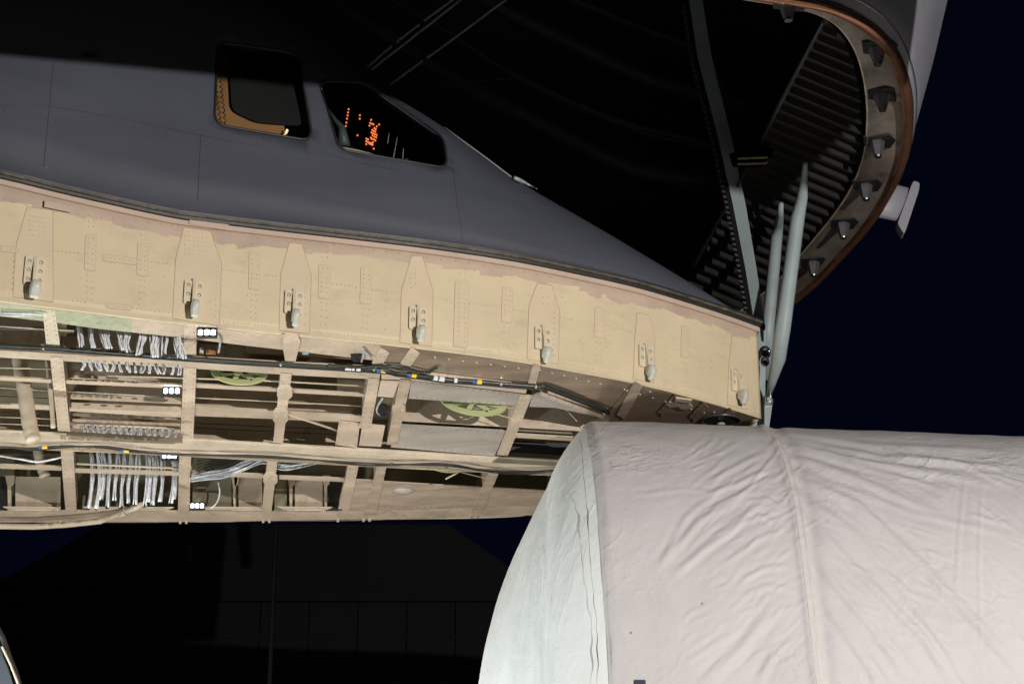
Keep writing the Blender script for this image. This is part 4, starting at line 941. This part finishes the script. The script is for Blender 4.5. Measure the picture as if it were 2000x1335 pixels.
# pipes and cables overhead
for pts in [[(716, 132), (790, 70), (895, -8)], [(724, 137), (800, 78), (910, -8)], [(762, 165), (880, 80), (985, 2), (1000, -8)], [(1400, 8), (1440, 2), (1500, 5)], [(1365, 30), (1450, 34), (1530, 26)], [(800, 188), (900, 165), (1010, 155), (1100, 190), (1240, 255), (1390, 292)]]:
    mb = MB(); mb.tube(catmull([PY(x, y, 19.4) for x, y in pts], 4), .014 if pts[0][0] < 770 else .006, 6); build('overhead_pipe', mb, M['wiregrey'] if pts[0][0] < 770 else M['stringer'], AC, smooth=True)
for x, y in [(768, 92), (822, 50), (873, 78), (825, 118)]:
    mb = MB(); p = PY(x, y, 19.38); mb.cyl(p, (.6, 0, .6), .03, .05, 8); build('pipe_clamp', mb, M['black'], AC)
# corrugated panel, each rib its own
def cor(u, v):
    a = (lerp(1612, 1690, v), lerp(40, 60, v)); b = (lerp(1330, 1450, v), lerp(560, 640, v)); return lerp(a[0], b[0], u), lerp(a[1], b[1], u)
Yc0 = 20.9
PC = lambda x, y: PR(x, y, .12)
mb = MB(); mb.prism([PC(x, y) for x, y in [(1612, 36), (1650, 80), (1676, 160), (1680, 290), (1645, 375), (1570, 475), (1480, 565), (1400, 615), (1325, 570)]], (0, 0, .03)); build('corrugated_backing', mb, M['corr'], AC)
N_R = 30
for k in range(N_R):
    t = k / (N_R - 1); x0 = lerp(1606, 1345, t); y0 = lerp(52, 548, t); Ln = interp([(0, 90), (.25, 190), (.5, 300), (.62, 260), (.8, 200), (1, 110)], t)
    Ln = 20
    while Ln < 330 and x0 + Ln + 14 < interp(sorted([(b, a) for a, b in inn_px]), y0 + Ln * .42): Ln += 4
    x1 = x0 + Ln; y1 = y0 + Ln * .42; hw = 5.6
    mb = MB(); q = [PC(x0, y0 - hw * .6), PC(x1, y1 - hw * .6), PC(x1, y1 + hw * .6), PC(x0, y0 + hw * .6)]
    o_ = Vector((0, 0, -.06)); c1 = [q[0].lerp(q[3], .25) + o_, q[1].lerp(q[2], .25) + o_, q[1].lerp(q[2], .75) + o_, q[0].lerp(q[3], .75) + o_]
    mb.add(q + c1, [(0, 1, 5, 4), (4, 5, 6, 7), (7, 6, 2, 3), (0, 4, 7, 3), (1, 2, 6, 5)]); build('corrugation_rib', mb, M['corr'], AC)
mb = MB(); mb.tube([PR(1608, 44, .05), PR(1480, 290, .05), PR(1342, 545, .05)], .012, 6); build('panel_edge_strip', mb, M['dark'], AC)
mb = MB(); mb.prism([PR(x, y, -.02) for x, y in [(1425, 300), (1475, 280), (1512, 292), (1490, 322), (1432, 322)]], (0, .05, 0)); build('hinge_bracket', mb, M['stringer'], AC)
for y in (311, 322):
    mb = MB(); mb.prism([PR(1440, y - 2, -.03), PR(1500, y - 4, -.03), PR(1498, y - 1, -.03), PR(1441, y + 1, -.03)], (0, 0, .03)); build('bracket_rail', mb, M['olive'], AC)

# struts
def strut(pts, rpx, Y0, Y1_, label, m='steel'):
    P = [PY(x, y, lerp(Y0, Y1_, i / (len(pts) - 1))) for i, (x, y) in enumerate(pts)]
    mb = MB(); mb.tube(P, [r / 205 for r in rpx], 20); return build('visor_strut', mb, M[m], AC, smooth=True, label=label)
strut([(1573, 318), (1571, 345), (1567, 385), (1558, 425), (1529, 640), (1521, 700), (1508, 745), (1502, 772)], [4.5, 6.5, 11, 14.5, 16, 14.5, 9, 6], 17.5, 19.0, 'glossy blue-grey tapered strut nearer the sky')
strut([(1526, 398), (1524, 420), (1521, 436), (1517, 462), (1500, 640), (1496, 740)], [4.5, 7, 10, 13, 14, 11], 18.6, 20.0, 'duller blue-grey tapered strut behind the front one')
strut([(1352, 20), (1400, 140), (1455, 265)], [4, 4, 3], 20.0, 20.0, 'thin dark rod inside the visor', 'stringer')
strut([(1395, 10), (1450, 95), (1505, 180)], [4, 4, 3], 20.2, 20.2, 'thin dark brace inside the visor', 'stringer')
# toothed rail
pa = [(1352, -20), (1372, 110), (1412, 270), (1440, 400), (1462, 520), (1481, 640)]
wp = [26, 27, 26, 25, 22, 20]
mb = MB(); YR = lambda y: lerp(17.8, 18.9, (y + 20) / 640); rr_ = []
for (x, y), w_ in zip(pa, wp): rr_.append((PY(x - w_ / 2 + 4, y, YR(y)), PY(x + w_ / 2 + 4, y, YR(y))))
vs_ = [p for a, b in rr_ for p in (a, b, b + Vector((0, .02, 0)), a + Vector((0, .02, 0)))]
fs_ = [(i * 4 + k, i * 4 + (k + 1) % 4, (i + 1) * 4 + (k + 1) % 4, (i + 1) * 4 + k) for i in range(len(rr_) - 1) for k in range(4)] + [(0, 1, 2, 3), tuple(len(vs_) - 4 + k for k in range(4))]
mb.add(vs_, fs_); M['railp'] = mat('matt_rail_paint', (.16, .20, .205), .75, var=.15, scale=4, grime=.4, gcol=(.1, .12, .12), spec=.15)
rail = build('toothed_rail', mb, M['railp'], AC, label='straight blue-grey rack rail with black teeth')
mb = MB(); vs_ = [p for a, b in rr_ for p in (a + Vector((-.045, .02, 0)), a + Vector((-.002, .02, 0)), a + Vector((-.002, .08, 0)), a + Vector((-.045, .08, 0)))]; mb.add(vs_, fs_); M['mb'] = mat('matt_black_steel', (.008, .008, .008), .95, spec=.02); build('rack_bar', mb, M['mb'], rail)
tm = MB(); tm.prism([Vector((0, 0, -.016)), Vector((-.035, 0, -.006)), Vector((-.035, 0, .006)), Vector((0, 0, .016))], (0, .06, 0)); tme = shared('rack_tooth|', tm, M['cup'])
for k in range(58):
    y = lerp(10, 600, k / 57); x = interp([(b, a) for a, b in pa], y) - interp([(b, c) for (a, b), c in zip(pa, wp)], y) / 2 + 4
    p = PY(x, y, YR(y)) + Vector((-.045, .02, 0)); inst('rack_tooth', tme, rail, p - children_loc(rail), (0, math.radians(12), 0))
# lug, knuckle, column at the tip
mb = MB(); mb.prism([PY(x, y, 19.0) for x, y in [(1493, 771), (1505, 771), (1511, 780), (1509, 793), (1493, 793)]], (0, .08, 0)); lug_ = build('strut_lug', mb, M['chrome'], AC, bevel=.006)
mb = MB(); mb.cyl(PY(1502, 780, 18.995), (0, -1, 0), .024, .02, 12); build('lug_pin', mb, M['steel'], lug_)
mb = MB(); mb.prism([PY(x, y, 19.02) for x, y in [(1493, 794), (1508, 794), (1501, 845), (1493, 845)]], (0, .06, 0)); build('lug_arm', mb, M['steel'], AC, bevel=.004)
mb = MB(); mb.prism([PY(x, y, 19.2) for x, y in [(1450, 640), (1496, 640), (1494, 845), (1445, 845)]], (0, .3, 0)); build('nose_column', mb, M['steel'], AC)
for c, r_ in [((1494, 688), .055), ((1494, 706), .04)]:
    mb = MB(); cc = PY(c[0], c[1], 18.95); mb.tube([cc + Vector((math.cos(a * math.pi / 10) * r_ * .8, 0, math.sin(a * math.pi / 10) * r_)) for a in range(21)], r_ * .32, 8); build('knuckle_ring', mb, M['chrome'], AC, smooth=True)
    mb = MB(); mb.cyl(cc + Vector((0, .03, 0)), (0, -1, 0), r_ * .6, .02, 12); build('knuckle_pin', mb, M['cup'], AC)
mb = MB(); a_ = bandpoint(1484, 646, .004); mb.prism([bandpoint(x, y, .006)[0] for x, y in [(1478, 640), (1490, 645), (1490, 668), (1484, 664)]], a_[1] * .006); build('corner_clip', mb, M['steel'], AC)

# spout-shaped horn beyond the rim
Yh = 19.4
mb = MB(); vs_ = []; 
for (xt, yt), (xb, yb), dd in [((1732, 352), (1690, 414), .10), ((1750, 360), (1716, 425), .09), ((1778, 367), (1757, 433), .07)]:
    for k in range(12):
        a = k / 12 * 2 * math.pi; c = (PY(xt, yt, Yh) + PY(xb, yb, Yh)) / 2; hv = (PY(xt, yt, Yh) - PY(xb, yb, Yh)) / 2
        vs_.append(c + hv * math.cos(a) + Vector((0, dd * math.sin(a), 0)))
mb.add(vs_, [(i * 12 + k, i * 12 + (k + 1) % 12, (i + 1) * 12 + (k + 1) % 12, (i + 1) * 12 + k) for i in range(2) for k in range(12)] + [tuple(range(12)), tuple(range(24, 36))])
hn = build('visor_horn', mb, M['greylt'], AC, smooth=True, label='grey stub with a flat end plate sticking out beyond the visor rim')
mb = MB(); mb.prism([PY(x, y, Yh - .09) for x, y in rounded([(1784, 352), (1797, 356), (1795, 372), (1770, 448), (1766, 457), (1760, 448), (1753, 436), (1778, 366)], 4, 2)], (0, .16, 0)); build('horn_end_plate', mb, M['greylt'], hn, bevel=.008)

# ================================================================= WORK LIGHTS
def worklight(x, y, Yp, label, wb=1):
    p = PY(x, y, Yp); t = thing('work_light', p + Vector((0, .03, -.05)), label, 'work light', 'small white LED work lights clipped under the flight deck')
    mb = MB(); mb.box(p + Vector((0, .02, 0)), .175, .04, .085); build('lamp_housing', mb, M['black'], t, bevel=.004)
    for i in (-1, 0, 1):
        for j in (-1, 0, 1):
            mb = MB(); mb.cyl(p + Vector((i * .055, 0, j * .017)), (0, -1, 0), .0215 if True else 0, .008, 12, .017)
            mb.v = [Vector((v.x, v.y, p.z + j * .017 + (v.z - p.z - j * .017) * .36)) for v in mb.v]
            build('led', mb, M['led'], t)
worklight(404, 649, PZ(404, 640, H).y - .02, 'lit white LED work light just under the cream band, the highest of the four')
worklight(335, 763, PZ(335, 790, H).y - .5, 'lit white LED work light in the middle of the wiring bay above the full-width beam')
worklight(331, 890, PZ(331, 930, H).y - .6, 'lit white LED work light just below the full-width beam, left of the cross member')
worklight(385, 987, PZ(385, 990, H).y - .15, 'lit white LED work light at the far edge beam, the lowest of the four')

# ================================================================= SHROUDED CARGO
CG = thing('shrouded_cargo', (4, 19, 0), 'large round cargo load shrouded in wrinkled white fabric in front of the nose', 'shrouded cargo')
CYc, CZc = 19.0, CZ + 3.02
def cR(X): return 2.90 - .030 * max(0, X - 1.2) - .012 * max(0, X - 2.4)
folds = []
def fold(pts, w_, a): folds.append((pts, w_, a))
def C8(P): return [(900 + x * .55, 780 + y * .55) for x, y in P]
for P, w_, a in [([(1108, 110), (1480, 165), (2000, 185)], 7, .016), ([(1120, 128), (1500, 205), (2000, 245)], 6, .02), ([(1130, 150), (1400, 215), (1900, 300)], 8, .024), ([(1160, 190), (1450, 300), (1750, 430)], 9, .022), ([(1170, 225), (1300, 290), (1600, 400), (2000, 500)], 7, .012),
                 ([(1180, 260), (1400, 370), (1650, 600), (1850, 810), (2000, 990)], 11, .034), ([(1195, 330), (1400, 480), (1560, 660), (1700, 850), (1800, 1000)], 9, .018), ([(1205, 400), (1450, 650), (1650, 850), (1750, 1000)], 10, .03), ([(1250, 560), (1450, 800), (1600, 1000)], 9, .024), ([(1290, 720), (1450, 950), (1480, 1010)], 8, .018),
                 ([(1150, 170), (1500, 260), (1700, 310)], 5, .012), ([(1480, 180), (1800, 235), (2000, 330)], 6, .012), ([(1790, 280), (1770, 480), (1760, 700)], 5, .007), ([(1850, 300), (1840, 600), (1850, 950)], 5, .006),
                 ([(880, 290), (1000, 225), (1080, 190)], 6, .014), ([(850, 345), (980, 300), (1110, 235)], 6, .014), ([(700, 590), (850, 430), (1060, 300)], 9, .02), ([(760, 620), (900, 500), (1120, 330)], 8, .02), ([(720, 560), (800, 420), (960, 290)], 7, .012), ([(880, 530), (1000, 440), (1140, 390)], 6, .014),
                 ([(930, 590), (1050, 500), (1160, 450)], 6, .012), ([(865, 1005), (1000, 880), (1110, 740)], 12, .028), ([(1060, 1000), (1110, 900), (1190, 850)], 9, .022), ([(800, 935), (900, 870), (1050, 790)], 6, .012), ([(1000, 640), (1080, 600), (1180, 590)], 6, .012), ([(600, 340), (800, 320), (900, 330)], 5, .006), ([(1000, 700), (1100, 660), (1190, 680)], 6, .012), ([(1050, 410), (1110, 430), (1150, 480)], 5, .01), ([(1010, 360), (1090, 350), (1130, 380)], 5, .01)]:
    fold(C8(P), w_, a)
rs = random.Random(3)
for k in range(120):   # many short secondary creases, most of them near the hoop seam
    x = rs.uniform(1330, 1560); y = rs.uniform(870, 1330); an = math.radians(rs.uniform(-55, -20)); ln = rs.uniform(20, 75)
    fold([(x, y), (x + math.cos(an) * ln, y + math.sin(an) * ln)], rs.uniform(3, 6), rs.uniform(.003, .009))
for k in range(100):
    x = rs.uniform(1580, 2000); y = rs.uniform(870, 1330); an = math.radians(rs.uniform(15, 60)); ln = rs.uniform(30, 120)
    fold([(x, y), (x + math.cos(an) * ln, y + math.sin(an) * ln)], rs.uniform(3, 6), rs.uniform(.004, .010))
def segd(px, py, a, b):
    dx, dy = b[0] - a[0], b[1] - a[1]; L2 = dx * dx + dy * dy; t = ((px - a[0]) * dx + (py - a[1]) * dy) / L2; tc_ = max(0, min(1, t))
    qx, qy = a[0] + dx * tc_, a[1] + dy * tc_; return math.hypot(px - qx, py - qy), tc_, ((px - a[0]) * dy - (py - a[1]) * dx) / math.sqrt(L2)
FB = []
for P, w_, a in folds:
    w_ *= .8; a *= .5
    FB.append((P, w_, a, min(p[0] for p in P) - 4 * w_, max(p[0] for p in P) + 4 * w_, min(p[1] for p in P) - 4 * w_, max(p[1] for p in P) + 4 * w_))
BIN = {}
for q in FB:
    for bx in range(int(q[3] // 40), int(q[4] // 40) + 1):
        for by in range(int(q[5] // 40), int(q[6] // 40) + 1): BIN.setdefault((bx, by), []).append(q)
def fdisp(x, y):
    s = 0
    for P, w_, a, x0, x1, y0, y1 in BIN.get((int(x // 40), int(y // 40)), ()):
        if x < x0 or x > x1 or y < y0 or y > y1: continue
        n = len(P) - 1; best = 1e9; bt = 0; bs = 0
        for i in range(n):
            d, t, sg = segd(x, y, P[i], P[i + 1])
            if d < best: best = d; bt = (i + t) / n; bs = sg
        if best > 4 * w_: continue
        e = min(1, bt * 6 + .25) * min(1, (1 - bt) * 4 + .1); q = bs / w_
        s += a * e * (math.exp(-best * best / (w_ * w_)) - .55 * math.exp(-((best - 2.0 * w_) ** 2) / (w_ * w_)))
    return s
seam_px = [(1490, 838), (1514, 862), (1531, 906), (1548, 972), (1560, 1055), (1574, 1165), (1586, 1275), (1594, 1335)]
def hoopX(x_px, ph):
    pass
rows = []; NX = 500; NP = 370
XE = .68
def cover_pt(X, ph, disp=True):
    R = cR(X); n = Vector((0, -math.cos(ph), math.sin(ph)))
    rnd = max(0, (XE + .10 - X)) / .10; Rr = R - .05 * rnd * rnd
    p = Vector((X + .10 * (1 - math.sin(ph)) * 1.0 * (1.0), CYc, CZc)) + n * Rr
    if disp:
        a, b = proj(p); d = fdisp(a, b) if -50 < b < 1400 and a < 2100 else 0
        d += noise.noise(Vector((X * 1.1, ph * 3, 4))) * .02 + noise.noise(Vector((X * 4, ph * 10, 1))) * .006
        sxp = interp([(yy, xx) for xx, yy in seam_px], b) if b > 838 else 1490
        ds = (a - sxp) / 9; d += .02 * math.exp(-ds * ds) - .02 * math.exp(-((a - sxp - 26) / 14) ** 2)
        p += n * d
    return p
for i in range(NX + 1):
    X = XE + (6.2 - XE) * i / NX
    rows.append([cover_pt(X, math.radians(-8 + 122 * k / NP)) for k in range(NP + 1)])
mb = MB(); mb.grid(rows)
side = build('side_cover', mb, M['cloth'], CG, smooth=True, label='wrinkled warm white fabric over the side of the load')
# cloth continues beyond the frame and down the far side (coarse)
mb = MB(); mb.grid([[Vector((X + .1 * (1 - math.sin(math.radians(a))), CYc - cR(X) * math.cos(math.radians(a)), CZc + cR(X) * math.sin(math.radians(a)))) for a in range(-35, 181, 12)] for X in (6.2, 8, 10, 13)]); build('side_cover', mb, M['cloth'], CG, smooth=True)
mb = MB(); mb.grid([[Vector((X, CYc - cR(X) * math.cos(math.radians(a)), CZc + cR(X) * math.sin(math.radians(a)))) for a in range(115, 200, 8)] for X in (XE, 3, 6.2)]); build('side_cover', mb, M['cloth'], CG, smooth=True)
# seam tape lying on the hoop
def find_cover(x, y):
    X, ph = (x - 1000) / F * 17.5, .5
    ph = .9 if y < 900 else .5
    for _ in range(40):
        a, b = proj(cover_pt(X, ph, False)); ax, bx = proj(cover_pt(X + 1e-3, ph, False)); ap, bp = proj(cover_pt(X, ph + 1e-3, False))
        j = ((ax - a) / 1e-3, (ap - a) / 1e-3, (bx - b) / 1e-3, (bp - b) / 1e-3); D = j[0] * j[3] - j[1] * j[2]
        if abs(D) < 1: break
        ex, ey = x - a, y - b; X += max(-.3, min(.3, (j[3] * ex - j[1] * ey) / D)); ph += max(-.1, min(.1, (-j[2] * ex + j[0] * ey) / D)); ph = max(-.4, min(1.27, ph))
    return X, ph
for off_, w_, mk, nm in [(1, .004, 'tapeseam', 'seam_piping'), (13, .011, 'tapeseam', 'seam_tape')]:
    q = []
    for k in range(60):
        y = lerp(846, 1360, k / 59); x = interp([(b, a) for a, b in seam_px], y) + off_ * min(1, (y - 830) / 60)
        X, ph = find_cover(x, y); p = cover_pt(X, ph); n = Vector((0, -math.cos(ph), math.sin(ph)))
        q.append([p + Vector((-w_, 0, 0)) + n * .001, p + n * .006, p + Vector((w_, 0, 0)) + n * .001])
    mb = MB(); mb.grid(q); build(nm, mb, M[mk], CG, smooth=True)
# end cover: hangs from the end hoop and bulges towards the aircraft lower down
rows = []; NA, NR = 150, 60
for i in range(NR + 1):
    t = i / NR; rr = 1 - t; r_ = []
    for k in range(NA + 1):
        ph = math.radians(-35 + 215 * k / NA); R = cR(XE) - .05
        p = Vector((0, CYc - math.cos(ph) * R * rr, CZc + math.sin(ph) * R * rr))
        hang = max(0, (CZc + R - p.z) / (2 * R)); bul = 1.2 * (hang ** .22) * (1 - rr ** 2.2) ** .8
        edge = .10 * (1 - math.sin(ph)) * rr
        x = XE + edge - bul - .035 * math.sin(min(1, t * 5) * math.pi)
        x += (.035 * noise.noise(Vector((p.y * 2.6, p.z * .35, 2))) + .016 * noise.noise(Vector((p.y * 7.5, p.z * .7, 5))) + .004 * noise.noise(Vector((p.y * 3, p.z * 3, 9))) + .012 * noise.noise(Vector((p.y * 17, p.z * .9, 15)))) * min(1, t * 6)
        r_.append(Vector((x, p.y, p.z)))
    rows.append(r_)
mb = MB(); mb.grid(rows); build('end_cover', mb, M['cloth2'], CG, smooth=True, label='greenish white thin sheet hanging over the end of the load')
# dark broken edge of the sheet along the corner
q = []
for k in range(120):
    ph = lerp(.98, -.12, k / 119); R = cR(XE) * .988; w1 = .035 * noise.noise(Vector((ph * 4, 0, 3))) + .012 * noise.noise(Vector((ph * 22, 0, 0)))
    q.append((Vector((XE + .10 * (1 - math.sin(ph)) - .085 + w1, CYc - math.cos(ph) * R - .0, CZc + math.sin(ph) * R)), .0012 + .006 * max(0, noise.noise(Vector((ph * 9, 5, 0))) + .15)))
mb = MB(); mb.tube([a for a, b in q], [b for a, b in q], 5); build('torn_edge', mb, M['stringer'], CG, smooth=True)
mb = MB(); c = cover_pt(*find_cover(1250, 1333)); mb.box(c + Vector((0, -.01, 0)), .09, .012, .05); build('navy_patch', mb, M['navytape'], CG)
for x, y in [(1193, 905), (1233, 1235), (1372, 1178)]:
    c = cover_pt(*find_cover(x, y)); mb = MB(); mb.box(c + Vector((0, -.004, 0)), .012, .006, .02); build('fabric_mark', mb, M['bead'], CG)

# ================================================================= FAR HANGAR
HG = thing('hangar_building', (-6, 62, 0), 'dark unlit hangar with a low gabled roof behind the aircraft', 'hangar')
def hp(x, y, Y=62): return PY(x, y, Y)
ez = hp(500, 1165).z; rz_ = hp(600, 1022).z; xl = hp(-60, 1165).x; xr = hp(1080, 1165).x; xm = (xl + xr) / 2
for k in range(12):
    a = lerp(xl, xr, k / 12); b = lerp(xl, xr, (k + 1) / 12)
    mb = MB(); mb.prism([Vector((a + .015, 62, 0)), Vector((b - .015, 62, 0)), Vector((b - .015, 62, ez)), Vector((a + .015, 62, ez))], (0, .3, 0)); build('wall_panel', mb, M['hangar'], HG)
mb = MB(); mb.prism([Vector((xl, 62.05, ez)), Vector((xr, 62.05, ez)), Vector((lerp(xl, xr, .82), 62.05, rz_)), Vector((lerp(xl, xr, .22), 62.05, rz_))], (0, 25, 0)); build('roof', mb, M['hangar'], HG)
mb = MB(); mb.box(((xl + xr) / 2, 61.9, ez), xr - xl, .3, .35); build('eaves_beam', mb, M['hangar2'], HG)
for z_ in (ez - 1.3, ez - 2.2): 
    mb = MB(); mb.box(((xl + xr) / 2, 61.92, z_), xr - xl, .04, .08); build('wall_rail', mb, M['hangar2'], HG)
mb = MB(); mb.prism([Vector((xl, 62.4, 0)), Vector((xr, 62.4, 0)), Vector((xr, 62.4, ez)), Vector((xl, 62.4, ez))], (0, 24, 0)); build('hangar_body', mb, M['dark'], HG)
PL = thing('lamp_pole', (hp(532, 1335, 45).x, 45, 0), 'thin grey pole standing in front of the dark hangar', 'pole')
mb = MB(); xp = hp(533, 1180, 45).x; mb.tube([Vector((xp, 45, 0)), Vector((xp, 45, hp(537, 1000, 45).z))], [.07, .05], 10); build('pole_shaft', mb, M['greylt'], PL, smooth=True)
mb = MB(); mb.box((xp, 45, .1), .35, .35, .2); build('pole_base', mb, M['concrete'], PL)
print('objects', len(bpy.data.objects), 'tris', sum(len(m.polygons) for m in bpy.data.meshes))
